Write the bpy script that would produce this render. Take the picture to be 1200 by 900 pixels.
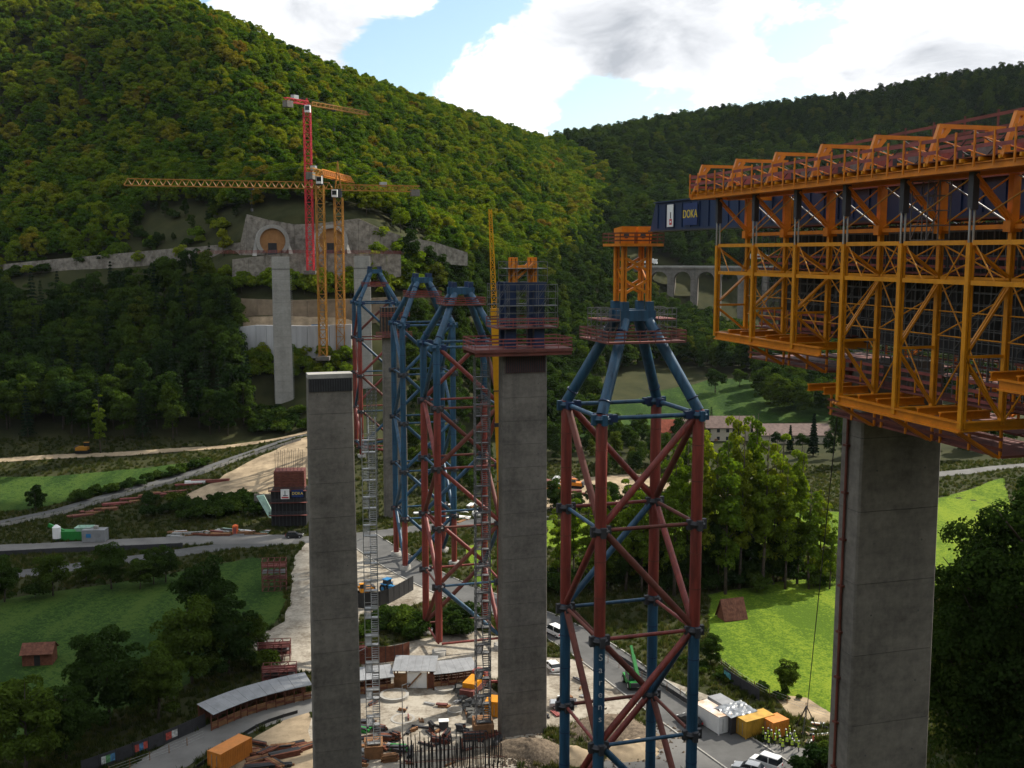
import bpy, math, random
import numpy as np
from mathutils import Vector, Matrix
R = math.radians
SC = bpy.context.scene
for o in list(bpy.data.objects): bpy.data.objects.remove(o)

# ---------------------------------------------------------------- camera
FPX, PITCH, H = 1250.0, math.atan(155 / 1250.0), 72.0       # focal length in photo pixels, tilt, eye height
cam_d = bpy.data.cameras.new('camera'); cam = bpy.data.objects.new('camera', cam_d)
SC.collection.objects.link(cam); SC.camera = cam
cam_d.sensor_width = 36; cam_d.lens = 36 * FPX / 1200; cam_d.clip_start = 0.5; cam_d.clip_end = 9000
cam.location = (0, 0, H); cam.rotation_euler = (math.pi / 2 - PITCH, 0, 0)

# ---------------------------------------------------------------- light and sky
SUN_AZ, SUN_EL = R(53), R(41)                                # azimuth from +Y towards +X
SUN = Vector((math.cos(SUN_EL) * math.sin(SUN_AZ), math.cos(SUN_EL) * math.cos(SUN_AZ), math.sin(SUN_EL)))
sd = bpy.data.lights.new('sun', 'SUN'); sd.energy = 5.0; sd.angle = R(0.55); sd.color = (1.0, 0.93, 0.82)
sun = bpy.data.objects.new('sun', sd); SC.collection.objects.link(sun)
sun.rotation_euler = SUN.to_track_quat('Z', 'Y').to_euler(); sun.location = (200, 300, 400)
SC.view_settings.view_transform = 'Standard'; SC.view_settings.look = 'None'
SC.view_settings.exposure = 0.5; SC.view_settings.gamma = 1; SC.view_settings.use_curve_mapping = False
SC.cycles.max_bounces = 5; SC.cycles.diffuse_bounces = 2; SC.cycles.glossy_bounces = 2
SC.cycles.transmission_bounces = 2; SC.cycles.transparent_max_bounces = 4
SC.cycles.use_denoising = True
SC.cycles.sample_clamp_indirect = 4

w = bpy.data.worlds.new('World'); SC.world = w; w.use_nodes = True
nt = w.node_tree; nt.nodes.clear(); N = nt.nodes.new; L = nt.links.new
def pix_dir(px, py):
    u, v = (px - 600) / FPX, (py - 450) / FPX
    cp, sp = math.cos(PITCH), math.sin(PITCH)
    return Vector((u, cp - v * sp, -sp - v * cp))
out = N('ShaderNodeOutputWorld'); bg = N('ShaderNodeBackground'); L(bg.outputs[0], out.inputs[0])
sky = N('ShaderNodeTexSky'); sky.sky_type = 'NISHITA'; sky.sun_disc = False
sky.sun_elevation = SUN_EL; sky.sun_rotation = SUN_AZ; sky.air_density = 1.0; sky.dust_density = 1.5
skym = N('ShaderNodeMix'); skym.data_type = 'RGBA'; skym.blend_type = 'MULTIPLY'; skym.inputs[0].default_value = 1
L(sky.outputs[0], skym.inputs[6]); skym.inputs[7].default_value = (0.15, 0.165, 0.16, 1)
tc = N('ShaderNodeTexCoord')
def math_n(op, a, b=None, clamp=False):
    n = N('ShaderNodeMath'); n.operation = op; n.use_clamp = clamp
    for i, x in enumerate((a, b)):
        if x is None: continue
        if isinstance(x, (int, float)): n.inputs[i].default_value = x
        else: L(x, n.inputs[i])
    return n.outputs[0]
def sky_noise(scale, detail, rough, off, dist=0.0):
    m = N('ShaderNodeMapping'); m.inputs['Scale'].default_value = (1, 1, 1.9); m.inputs['Location'].default_value = off
    L(tc.outputs['Generated'], m.inputs[0])
    n = N('ShaderNodeTexNoise'); n.inputs['Scale'].default_value = scale; n.inputs['Detail'].default_value = detail
    n.inputs['Roughness'].default_value = rough; n.inputs['Distortion'].default_value = dist
    L(m.outputs[0], n.inputs['Vector']); return n.outputs['Fac']
def blob(px, py, rx, amp):
    # a soft lump of cloud (or a gap) in one direction of the sky
    d = pix_dir(px, py).normalized()
    vm = N('ShaderNodeVectorMath'); vm.operation = 'SUBTRACT'; L(tc.outputs['Generated'], vm.inputs[0]); vm.inputs[1].default_value = d
    v2 = N('ShaderNodeVectorMath'); v2.operation = 'MULTIPLY'; L(vm.outputs[0], v2.inputs[0]); v2.inputs[1].default_value = (1, 1, 1.8)
    ln = N('ShaderNodeVectorMath'); ln.operation = 'LENGTH'; L(v2.outputs[0], ln.inputs[0])
    mr = N('ShaderNodeMapRange'); mr.interpolation_type = 'SMOOTHSTEP'
    L(ln.outputs['Value'], mr.inputs[0]); mr.inputs[1].default_value = rx / FPX; mr.inputs[2].default_value = 0
    mr.inputs[3].default_value = 0; mr.inputs[4].default_value = amp
    return mr.outputs[0]
cov = math_n('ADD', math_n('MULTIPLY', math_n('SUBTRACT', sky_noise(7, 10, 0.62, (0.3, 1.7, 0.4), 0.25), 0.5), 3.4), 0.60)
for b in ((505, 42, 80, -.5), (695, 122, 85, -.55), (935, 38, 90, -.55), (800, 118, 60, -.3),
          (590, 100, 130, .5), (760, 30, 190, .6), (1100, 60, 170, .6), (860, 80, 100, .45), (340, 15, 120, .5), (640, 20, 90, .3)):
    cov = math_n('ADD', cov, blob(*b))
cm = N('ShaderNodeMapRange'); cm.interpolation_type = 'SMOOTHSTEP'; L(cov, cm.inputs[0])
cm.inputs[1].default_value = 0.36; cm.inputs[2].default_value = 0.62
# cloud tone: white crests, grey bellies
shd = math_n('ADD', math_n('MULTIPLY', math_n('SUBTRACT', sky_noise(9, 8, 0.6, (2.3, 0.2, 1.0), 0.4), 0.5), 1.7), 0.24)
for b in ((770, 45, 200, .42), (390, 12, 120, .3), (1120, 60, 130, .2), (590, 90, 110, -.3), (880, 90, 90, -.25), (470, 95, 60, -.2)):
    shd = math_n('ADD', shd, blob(*b))
cr = N('ShaderNodeValToRGB'); L(shd, cr.inputs[0])
cr.color_ramp.elements[0].position = 0.10; cr.color_ramp.elements[0].color = (1.26, 1.27, 1.29, 1)
cr.color_ramp.elements[1].position = 0.80; cr.color_ramp.elements[1].color = (0.50, 0.53, 0.58, 1)
mx = N('ShaderNodeMix'); mx.data_type = 'RGBA'; L(cm.outputs[0], mx.inputs[0]); L(skym.outputs[2], mx.inputs[6]); L(cr.outputs[0], mx.inputs[7])
L(mx.outputs[2], bg.inputs[0]); bg.inputs[1].default_value = 0.78

# ---------------------------------------------------------------- helpers
rnd = random.Random(7)
RS = np.random.RandomState(11)
COL = SC.collection
def link(o): COL.objects.link(o); return o
def P(px, py, Y):
    d = pix_dir(px, py); k = Y / d.y
    return Vector((d.x * k, Y, H + d.z * k))
def G(px, py, z=0.0):
    d = pix_dir(px, py); k = (z - H) / d.z
    return Vector((d.x * k, d.y * k, z))
def tag(o, label=None, cat=None, group=None, kind=None):
    if label: o['label'] = label
    if cat: o['category'] = cat
    if group: o['group'] = group
    if kind: o['kind'] = kind
    return o
def thing(name, label, cat, loc=(0, 0, 0), rz=0.0, group=None):
    o = link(bpy.data.objects.new(name, None)); o.location = loc; o.rotation_euler = (0, 0, rz)
    o.empty_display_size = 0.5
    return tag(o, label, cat, group)
def mesh_obj(name, me, parent=None):
    o = link(bpy.data.objects.new(name, me))
    if parent is not None: o.parent = parent
    return o
class MB:
    def __init__(s): s.v = []; s.f = []
    def add(s, vs, fs):
        n = len(s.v); s.v += [tuple(v) for v in vs]; s.f += [tuple(i + n for i in f) for f in fs]; return s
    def box(s, x0, x1, y0, y1, z0, z1):
        return s.add([(x0,y0,z0),(x1,y0,z0),(x1,y1,z0),(x0,y1,z0),(x0,y0,z1),(x1,y0,z1),(x1,y1,z1),(x0,y1,z1)],
                     [(0,3,2,1),(4,5,6,7),(0,1,5,4),(1,2,6,5),(2,3,7,6),(3,0,4,7)])
    def beam(s, a, b, w, h=None):
        h = h or w; a = Vector(a); b = Vector(b); M = frame(a, b)
        vs = [M @ Vector((x * w / 2, y * h / 2, z)) for z in (0, (b - a).length) for x, y in ((-1,-1),(1,-1),(1,1),(-1,1))]
        return s.add(vs, [(0,3,2,1),(4,5,6,7),(0,1,5,4),(1,2,6,5),(2,3,7,6),(3,0,4,7)])
    def tube(s, a, b, r, r2=None, n=8):
        r2 = r if r2 is None else r2; a = Vector(a); b = Vector(b); M = frame(a, b); l = (b - a).length
        vs = [M @ Vector((q * math.cos(2*math.pi*i/n), q * math.sin(2*math.pi*i/n), z)) for q, z in ((r, 0), (r2, l)) for i in range(n)]
        return s.add(vs, [tuple(range(n))[::-1], tuple(range(n, 2*n))] + [(i, (i+1) % n, n + (i+1) % n, n + i) for i in range(n)])
    def prism(s, pts, z0, z1):
        n = len(pts)
        return s.add([(x, y, z0) for x, y in pts] + [(x, y, z1) for x, y in pts],
                     [tuple(range(n))[::-1], tuple(range(n, 2*n))] + [(i, (i+1) % n, n + (i+1) % n, n + i) for i in range(n)])
    def extrude_y(s, prof, y0, y1, inset=0.0):
        # profile in x,z extruded across y (a car side, say)
        n = len(prof)
        return s.add([(x, y0, z) for x, z in prof] + [(x, y1, z) for x, z in prof],
                     [tuple(range(n)), tuple(range(n, 2*n))[::-1]] + [(i, n + i, n + (i+1) % n, (i+1) % n) for i in range(n)])
    def lattice(s, a, b, w, n, rc, rd, wt=None):
        # four chords with zigzag lacing between two points
        a = Vector(a); b = Vector(b); M = frame(a, b); l = (b - a).length; wt = wt or w
        cs = ((-1,-1),(1,-1),(1,1),(-1,1))
        def p(k, t): q = (w + (wt - w) * t) / 2; return M @ Vector((cs[k][0]*q, cs[k][1]*q, t*l))
        for k in range(4): s.beam(p(k, 0), p(k, 1), rc)
        for k in range(4):
            for i in range(n):
                s.beam(p(k, i/n), p((k+1) % 4, (i+1)/n), rd) if (i + k) % 2 else s.beam(p((k+1) % 4, i/n), p(k, (i+1)/n), rd)
                s.beam(p(k, i/n), p((k+1) % 4, i/n), rd)
        return s
    def mesh(s, name, mat, smooth=False):
        me = bpy.data.meshes.new(name); me.from_pydata(s.v, [], s.f)
        for m in (mat if isinstance(mat, (list, tuple)) else [mat]): me.materials.append(m)
        if smooth: me.polygons.foreach_set('use_smooth', [True] * len(me.polygons))
        me.update(); return me
    def build(s, name, mat, parent=None, smooth=False):
        return mesh_obj(name, s.mesh(name, mat, smooth), parent)
def frame(a, b):
    z = (b - a).normalized()
    up = Vector((0, 0, 1)) if abs(z.z) < 0.95 else Vector((0, 1, 0))
    x = up.cross(z).normalized(); y = z.cross(x)
    return Matrix(((x.x, y.x, z.x, a.x), (x.y, y.y, z.y, a.y), (x.z, y.z, z.z, a.z), (0, 0, 0, 1)))
_unit = {}
def unit_mesh(kind, mat):
    k = (kind, mat.name)
    if k not in _unit:
        b = MB()
        if kind == 'box': b.box(-.5, .5, -.5, .5, 0, 1)
        elif kind == 'tube': b.tube((0,0,0), (0,0,1), .5, n=14)
        elif kind == 'bar': b.tube((0,0,0), (0,0,1), .5, n=6)
        elif kind == 'twin':
            b.box(-.5, -.14, -.5, .5, 0, 1); b.box(.14, .5, -.5, .5, 0, 1)
            for i in range(6): b.box(-.14, .14, -.35, .35, .02 + i*.185, .05 + i*.185)
        elif kind == 'ibeam':
            b.box(-.5, .5, -.5, -.36, 0, 1); b.box(-.5, .5, .36, .5, 0, 1); b.box(-.1, .1, -.36, .36, 0, 1)
        me = b.mesh(kind + '_' + mat.name, mat)
        if kind in ('tube', 'bar'):
            me.polygons.foreach_set('use_smooth', [len(p.vertices) == 4 for p in me.polygons])
        _unit[k] = me
    return _unit[k]
def piece(name, a, b, w, mat, parent, h=None, kind='box'):
    a = Vector(a); b = Vector(b)
    o = mesh_obj(name, unit_mesh(kind, mat), parent)
    o.matrix_basis = frame(a, b) @ Matrix.Diagonal((w, h or w, (b - a).length, 1))
    return o
def copy_tree(o, parent=None):
    c = o.copy(); link(c); c.parent = parent
    for ch in o.children: copy_tree(ch, c)
    return c
def text_mesh(txt, size, mat, extrude=0.01):
    cu = bpy.data.curves.new('lettering', 'FONT'); cu.body = txt; cu.size = size; cu.extrude = extrude
    cu.align_x = 'CENTER'; cu.align_y = 'CENTER'
    t = bpy.data.objects.new('tmp_text', cu); link(t)
    dg = bpy.context.evaluated_depsgraph_get(); me = bpy.data.meshes.new_from_object(t.evaluated_get(dg))
    bpy.data.objects.remove(t); me.materials.clear(); me.materials.append(mat); return me

# ---------------------------------------------------------------- materials
def mat(name, col, rough=0.6, var=0.25, scale=1.0, bump=0.0, metal=0.0, col2=None, streak=False, detail=6):
    m = bpy.data.materials.new(name); m.use_nodes = True; t = m.node_tree; n = t.nodes; b = n['Principled BSDF']
    b.inputs['Roughness'].default_value = rough; b.inputs['Specular IOR Level'].default_value = 0.08 if rough >= .8 else 0.4; b.inputs['Metallic'].default_value = metal
    tcn = n.new('ShaderNodeTexCoord'); ns = n.new('ShaderNodeTexNoise'); mp = n.new('ShaderNodeMapping')
    geo = n.new('ShaderNodeNewGeometry')
    t.links.new(geo.outputs['Position'], mp.inputs[0]); t.links.new(mp.outputs[0], ns.inputs['Vector'])
    if streak: mp.inputs['Scale'].default_value = (1, 1, 0.12)
    ns.inputs['Scale'].default_value = scale; ns.inputs['Detail'].default_value = detail; ns.inputs['Roughness'].default_value = 0.65
    r = n.new('ShaderNodeValToRGB'); t.links.new(ns.outputs['Fac'], r.inputs[0])
    c2 = col2 or tuple(max(0, c * (1 - var)) for c in col)
    c1 = tuple(min(1, c * (1 + var * 0.6)) for c in col) if col2 is None else col
    r.color_ramp.elements[0].position = 0.32; r.color_ramp.elements[0].color = (*c2, 1)
    r.color_ramp.elements[1].position = 0.68; r.color_ramp.elements[1].color = (*c1, 1)
    t.links.new(r.outputs[0], b.inputs['Base Color'])
    if bump:
        bp = n.new('ShaderNodeBump'); bp.inputs['Strength'].default_value = bump; bp.inputs['Distance'].default_value = 0.1
        t.links.new(ns.outputs['Fac'], bp.inputs['Height']); t.links.new(bp.outputs[0], b.inputs['Normal'])
    return m
def leaf_mat(name, stops, trans=0.3, island=0.35):
    m = bpy.data.materials.new(name); m.use_nodes = True; t = m.node_tree; n = t.nodes; n.clear(); l = t.links.new
    o = n.new('ShaderNodeOutputMaterial'); oi = n.new('ShaderNodeObjectInfo'); g = n.new('ShaderNodeNewGeometry')
    r = n.new('ShaderNodeValToRGB'); l(oi.outputs['Random'], r.inputs[0]); e = r.color_ramp.elements
    while len(e) < len(stops): e.new(0.5)
    for i, (p, c) in enumerate(stops): e[i].position = p; e[i].color = (*c, 1)
    mr = n.new('ShaderNodeMapRange'); l(g.outputs['Random Per Island'], mr.inputs[0]); mr.inputs[3].default_value = 1 - island; mr.inputs[4].default_value = 1 + island
    mm = n.new('ShaderNodeMix'); mm.data_type = 'RGBA'; mm.blend_type = 'MULTIPLY'; mm.inputs[0].default_value = 1
    l(r.outputs[0], mm.inputs[6]); l(mr.outputs[0], mm.inputs[7])
    d = n.new('ShaderNodeBsdfDiffuse'); tr = n.new('ShaderNodeBsdfTranslucent'); ms = n.new('ShaderNodeMixShader'); ms.inputs[0].default_value = trans
    l(mm.outputs[2], d.inputs[0])
    hs = n.new('ShaderNodeHueSaturation'); hs.inputs['Hue'].default_value = 0.495; hs.inputs['Value'].default_value = 1.5; hs.inputs['Saturation'].default_value = 1.1
    l(mm.outputs[2], hs.inputs['Color']); l(hs.outputs[0], tr.inputs[0]); l(d.outputs[0], ms.inputs[1]); l(tr.outputs[0], ms.inputs[2])
    l(ms.outputs[0], o.inputs[0]); return m
M = {}
M['conc_old'] = mat('concrete_rough', (0.20, 0.192, 0.175), 0.85, 0.42, 0.45, 0.15, streak=True)
M['conc_l_old'] = mat('concrete_light', (0.36, 0.345, 0.31), 0.85, 0.22, 0.5, 0.1, streak=True)
def concrete_mat(name, col, dark, lo=.30, hi=.64):
    m = bpy.data.materials.new(name); m.use_nodes = True; t = m.node_tree; n = t.nodes; l = t.links.new; b = n['Principled BSDF']; b.inputs['Roughness'].default_value = .88; b.inputs['Specular IOR Level'].default_value = .15
    geo = n.new('ShaderNodeNewGeometry'); acc = None
    for sc, stretch, amt in ((.35, (1, 1, .12), .40), (.5, (.3, .3, 1.6), .32), (1.6, (1, 1, 1), .40), (.12, (1, 1, 1), .48)):
        mp = n.new('ShaderNodeMapping'); mp.inputs['Scale'].default_value = stretch; l(geo.outputs['Position'], mp.inputs[0])
        ns = n.new('ShaderNodeTexNoise'); ns.inputs['Scale'].default_value = sc; ns.inputs['Detail'].default_value = 8; ns.inputs['Roughness'].default_value = .68; l(mp.outputs[0], ns.inputs['Vector'])
        q = n.new('ShaderNodeMath'); q.operation = 'MULTIPLY_ADD'; l(ns.outputs['Fac'], q.inputs[0]); q.inputs[1].default_value = amt
        if acc is None: q.inputs[2].default_value = -.3
        else: l(acc, q.inputs[2])
        acc = q.outputs[0]
    r = n.new('ShaderNodeValToRGB'); l(acc, r.inputs[0]); r.color_ramp.elements[0].position = lo; r.color_ramp.elements[0].color = (*dark, 1); r.color_ramp.elements[1].position = hi; r.color_ramp.elements[1].color = (*col, 1); l(r.outputs[0], b.inputs['Base Color'])
    bp = n.new('ShaderNodeBump'); bp.inputs['Strength'].default_value = .15; bp.inputs['Distance'].default_value = .05; l(acc, bp.inputs['Height']); l(bp.outputs[0], b.inputs['Normal']); return m
M['conc'] = concrete_mat('concrete', (0.215, 0.194, 0.166), (0.085, 0.077, 0.067), .34, .64); M['conc_l'] = concrete_mat('concrete_pale', (0.36, 0.345, 0.31), (0.20, 0.19, 0.17))
M['joint'] = mat('joint', (0.10, 0.098, 0.09), 0.9)
M['blue'] = mat('blue_paint', (0.020, 0.072, 0.130), 0.42, 0.5, 1.6, streak=True, detail=12)
M['red'] = mat('red_paint', (0.20, 0.036, 0.026), 0.5, 0.55, 1.6, streak=True, detail=12)
M['rust'] = mat('rust_red', (0.13, 0.035, 0.022), 0.7, 0.4, 0.7)
M['orange'] = mat('orange_paint', (0.58, 0.185, 0.006), 0.45, 0.22, 1.3)
M['yellow'] = mat('yellow_paint', (0.58, 0.225, 0.005), 0.45, 0.22, 1.3)
M['crane_y'] = mat('crane_yellow', (0.36, 0.16, 0.015), 0.5, 0.25, 0.6)
M['crane_r'] = mat('crane_red', (0.50, 0.022, 0.03), 0.5, 0.25, 0.6)
M['navy'] = mat('navy_paint', (0.009, 0.026, 0.078), 0.5, 0.3, 0.4, streak=True)
M['steel'] = mat('galvanised', (0.38, 0.38, 0.37), 0.45, 0.3, 1.5, metal=0.5)
M['steel_m'] = mat('weathered_tube', (0.13, 0.13, 0.13), 0.6, 0.4, 1.5, metal=0.2)
M['steel_d'] = mat('dark_steel', (0.045, 0.045, 0.05), 0.6, 0.3, 1.0, metal=0.2)
M['black'] = mat('black', (0.015, 0.015, 0.016), 0.6)
M['letter'] = mat('faded_lettering', (0.42, 0.43, 0.44), 0.6, 0.4, 3.0)
M['rail'] = mat('red_plank', (0.24, 0.062, 0.055), 0.7, 0.35, 1.2)
M['deckred'] = mat('red_deck', (0.15, 0.045, 0.035), 0.75, 0.4, 0.8)
M['plank'] = mat('timber', (0.23, 0.12, 0.06), 0.8, 0.4, 1.2)
M['plank_r'] = mat('red_timber', (0.15, 0.06, 0.038), 0.8, 0.4, 1.2)
M['white'] = mat('white_paint', (0.75, 0.75, 0.73), 0.5, 0.08)
M['silver'] = mat('silver_paint', (0.45, 0.46, 0.47), 0.35, 0.1, metal=0.4)
M['glass'] = mat('dark_glass', (0.02, 0.025, 0.03), 0.08, 0.1)
M['tyre'] = mat('tyre', (0.02, 0.02, 0.02), 0.9)
M['roof_g'] = mat('grey_sheet_roof', (0.23, 0.235, 0.24), 0.55, 0.25, 0.6)
M['asph'] = mat('asphalt', (0.105, 0.104, 0.10), 0.9, 0.25, 0.25, 0.1)
M['asph_d'] = mat('asphalt_worn', (0.155, 0.15, 0.14), 0.9, 0.22, 0.2, 0.1)
M['yard'] = concrete_mat('concrete_yard', (0.35, 0.315, 0.255), (0.13, 0.105, 0.075), .38, .58)
M['sand'] = mat('sandy_soil', (0.33, 0.255, 0.165), 0.95, 0.5, 0.22, 0.6, detail=12)
M['gravel'] = mat('gravel', (0.20, 0.155, 0.11), 0.95, 0.5, 2.2, 1.0, col2=(0.065, 0.05, 0.036), detail=12)
M['hiviz'] = mat('hi_vis', (0.50, 0.68, 0.03), 0.6, 0.1)
M['hivizo'] = mat('hi_vis_orange', (0.75, 0.14, 0.03), 0.6, 0.1)
M['cloth'] = mat('dark_cloth', (0.025, 0.028, 0.04), 0.9)
M['skin'] = mat('skin', (0.42, 0.25, 0.18), 0.6, 0.1)
M['green_p'] = mat('green_paint', (0.02, 0.20, 0.035), 0.45, 0.15)
M['teal_p'] = mat('blue_machine_paint', (0.03, 0.17, 0.36), 0.4, 0.15)
M['roof_b'] = mat('brown_roof', (0.16, 0.115, 0.098), 0.85, 0.3, 0.8)
M['roof_r'] = mat('red_tiles', (0.26, 0.075, 0.045), 0.85, 0.35, 0.8)
M['roof_hut'] = mat('weathered_hut_roof', (0.15, 0.066, 0.045), 0.85, 0.45, 1.5)
M['render'] = mat('cream_render', (0.42, 0.37, 0.29), 0.9, 0.12, 0.3)
M['shot'] = mat('sprayed_concrete', (0.33, 0.295, 0.245), 0.95, 0.6, 0.55, 1.0, col2=(0.11, 0.096, 0.078), detail=14)
M['tanw'] = mat('tan_wall', (0.23, 0.18, 0.125), 0.95, 0.35, 0.25, 0.3)
M['boom'] = mat('boom_yellow', (0.70, 0.33, 0.008), 0.4, 0.15, 0.6)
M['sheetw'] = mat('pale_sheeting', (0.44, 0.44, 0.45), 0.7, 0.25, 0.3, 0.3, streak=True)
M['wood_o'] = mat('portal_board', (0.33, 0.17, 0.07), 0.8, 0.2, 0.5)
M['bark'] = mat('bark', (0.075, 0.06, 0.045), 0.9, 0.4, 2.0)
M['bark_p'] = mat('pale_bark', (0.19, 0.17, 0.14), 0.9, 0.4, 2.0)
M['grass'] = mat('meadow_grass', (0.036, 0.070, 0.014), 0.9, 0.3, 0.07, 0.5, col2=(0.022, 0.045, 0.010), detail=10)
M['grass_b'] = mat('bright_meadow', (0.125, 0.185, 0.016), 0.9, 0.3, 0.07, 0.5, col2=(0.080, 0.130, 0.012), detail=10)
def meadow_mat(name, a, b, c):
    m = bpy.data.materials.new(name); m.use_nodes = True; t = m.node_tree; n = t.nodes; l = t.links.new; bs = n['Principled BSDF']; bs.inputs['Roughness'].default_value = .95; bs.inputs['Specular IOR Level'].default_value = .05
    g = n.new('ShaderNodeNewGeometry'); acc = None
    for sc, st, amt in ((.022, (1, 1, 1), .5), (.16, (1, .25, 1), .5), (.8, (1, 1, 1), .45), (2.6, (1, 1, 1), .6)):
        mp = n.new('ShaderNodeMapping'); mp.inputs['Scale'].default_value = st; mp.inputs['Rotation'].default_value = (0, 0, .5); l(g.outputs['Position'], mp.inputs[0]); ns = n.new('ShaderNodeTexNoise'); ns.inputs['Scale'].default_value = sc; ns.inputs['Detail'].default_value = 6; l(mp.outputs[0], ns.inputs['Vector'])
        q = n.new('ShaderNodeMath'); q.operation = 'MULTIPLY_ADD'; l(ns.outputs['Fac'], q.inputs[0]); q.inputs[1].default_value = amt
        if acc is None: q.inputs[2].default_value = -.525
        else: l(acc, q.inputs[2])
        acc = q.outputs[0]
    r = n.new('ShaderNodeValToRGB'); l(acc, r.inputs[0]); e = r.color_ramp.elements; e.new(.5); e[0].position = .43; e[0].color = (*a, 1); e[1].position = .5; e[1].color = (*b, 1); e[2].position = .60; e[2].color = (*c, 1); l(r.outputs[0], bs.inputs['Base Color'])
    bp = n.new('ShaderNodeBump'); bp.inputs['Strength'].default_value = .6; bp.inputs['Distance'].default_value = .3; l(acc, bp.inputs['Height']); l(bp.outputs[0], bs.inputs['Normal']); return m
M['grass'] = meadow_mat('meadow_grass', (0.018, 0.040, 0.009), (0.030, 0.062, 0.012), (0.050, 0.082, 0.016)); M['grass_b'] = meadow_mat('bright_meadow', (0.060, 0.105, 0.010), (0.098, 0.155, 0.013), (0.15, 0.20, 0.018))  # one grass twice: cloud shade painted into the dark tone, sunshine into the bright
M['ground'] = mat('rough_ground', (0.048, 0.048, 0.019), 0.95, 0.3, 0.11, 0.5, col2=(0.022, 0.027, 0.010), detail=12)
GREENS = [(0.0, (0.036, 0.078, 0.010)), (0.35, (0.074, 0.130, 0.012)), (0.65, (0.125, 0.175, 0.013)), (0.93, (0.175, 0.195, 0.015)), (0.985, (0.19, 0.165, 0.018)), (1.0, (0.19, 0.12, 0.018))]
M['leaf'] = leaf_mat('autumn_leaves', GREENS)
M['tuft'] = leaf_mat('grass_blades', [(0.0, (0.028, 0.042, 0.011)), (0.6, (0.048, 0.062, 0.014)), (1.0, (0.09, 0.085, 0.028))], 0.35)
M['tuft_d'] = leaf_mat('meadow_blades', [(0.0, (0.026, 0.050, 0.011)), (1.0, (0.042, 0.075, 0.015))], 0.35)
M['tuft_b'] = leaf_mat('bright_grass_blades', [(0.0, (0.085, 0.14, 0.013)), (1.0, (0.125, 0.18, 0.016))], 0.4)
M['leaf_g'] = leaf_mat('shaded_green_leaves', [(0.0, (0.017, 0.034, 0.009)), (0.6, (0.034, 0.060, 0.011)), (0.95, (0.055, 0.085, 0.012)), (1.0, (0.075, 0.088, 0.013))])  # own leaf green, darkened to put the wood's shade into the colour
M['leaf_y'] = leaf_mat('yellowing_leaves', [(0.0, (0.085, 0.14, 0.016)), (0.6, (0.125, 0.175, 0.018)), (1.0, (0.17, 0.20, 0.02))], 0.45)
M['needle'] = leaf_mat('needles', [(0.0, (0.012, 0.024, 0.011)), (1.0, (0.024, 0.040, 0.014))], 0.1)
# ---------------------------------------------------------------- terrain
def tps_fit(pts, lam=0.02):
    pts = np.array(pts, float); n = len(pts); S = 100.0
    xy = pts[:, :2] / S
    d2 = ((xy[:, None] - xy[None]) ** 2).sum(-1); K = np.where(d2 > 0, d2 * np.log(d2 + 1e-12) * 0.5, 0) + lam * np.eye(n)
    Pm = np.c_[np.ones(n), xy]; A = np.zeros((n + 3, n + 3)); A[:n, :n] = K; A[:n, n:] = Pm; A[n:, :n] = Pm.T
    sol = np.linalg.solve(A, np.r_[pts[:, 2], np.zeros(3)])
    def f(x, y):
        q = np.stack([np.ravel(x), np.ravel(y)], -1) / S; o = np.zeros(len(q))
        for i in range(0, len(q), 20000):
            qq = q[i:i+20000]; d = ((qq[:, None] - xy[None]) ** 2).sum(-1)
            o[i:i+20000] = (d * np.log(d + 1e-12) * 0.5) @ sol[:n] + sol[n] + qq @ sol[n+1:]
        return o.reshape(np.shape(x))
    return f
CP = []
for x, y, z in ((-170,120,-2),(-150,160,-2),(-150,200,-2),(-125,235,-2),(-90,110,-2),(-60,150,-2),(-60,200,-2),(-60,245,-2),(-95,262,-1),
                (0,105,-2),(0,150,-2),(0,200,-2),(0,250,-2),(-20,275,-1),(30,130,-2),(35,170,-2),(40,220,-2),(40,280,-1.5),(75,185,-2),(70,240,-2),(110,210,-2),
                (110,260,-1),(60,320,-1),(110,310,-.5),(140,300,0),(0,300,-1),(20,320,-.5),(-150,262,-1),(-190,240,-1.5),(-230,180,-1),(-230,260,0),(160,360,2),
                (0,-30,68),(0,-140,140),(-150,-120,120),(150,-120,130),(0,-300,220),(-300,-200,160),(300,-200,170),(0,10,54),(0,45,28),(0,72,6),(-60,20,44),(-60,60,12),(-60,80,1),(60,20,56),(60,60,36),(58,95,25),(95,90,38),(80,140,9),(125,150,18),(150,200,10),  # slope behind the camera, unseen, raised to block skylight on camera-facing sides
                (-160,40,35),(-160,80,6),(160,60,60),(200,150,40),(200,230,16),(230,330,14),(-300,100,20),(-320,200,12),(300,100,70),(20,85,3),(35,100,3)):
    CP.append((x, y, z))
def cpix(px, py, Y, dz=0):
    p = P(px, py, Y); CP.append((p.x, p.y, p.z + dz))
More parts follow.
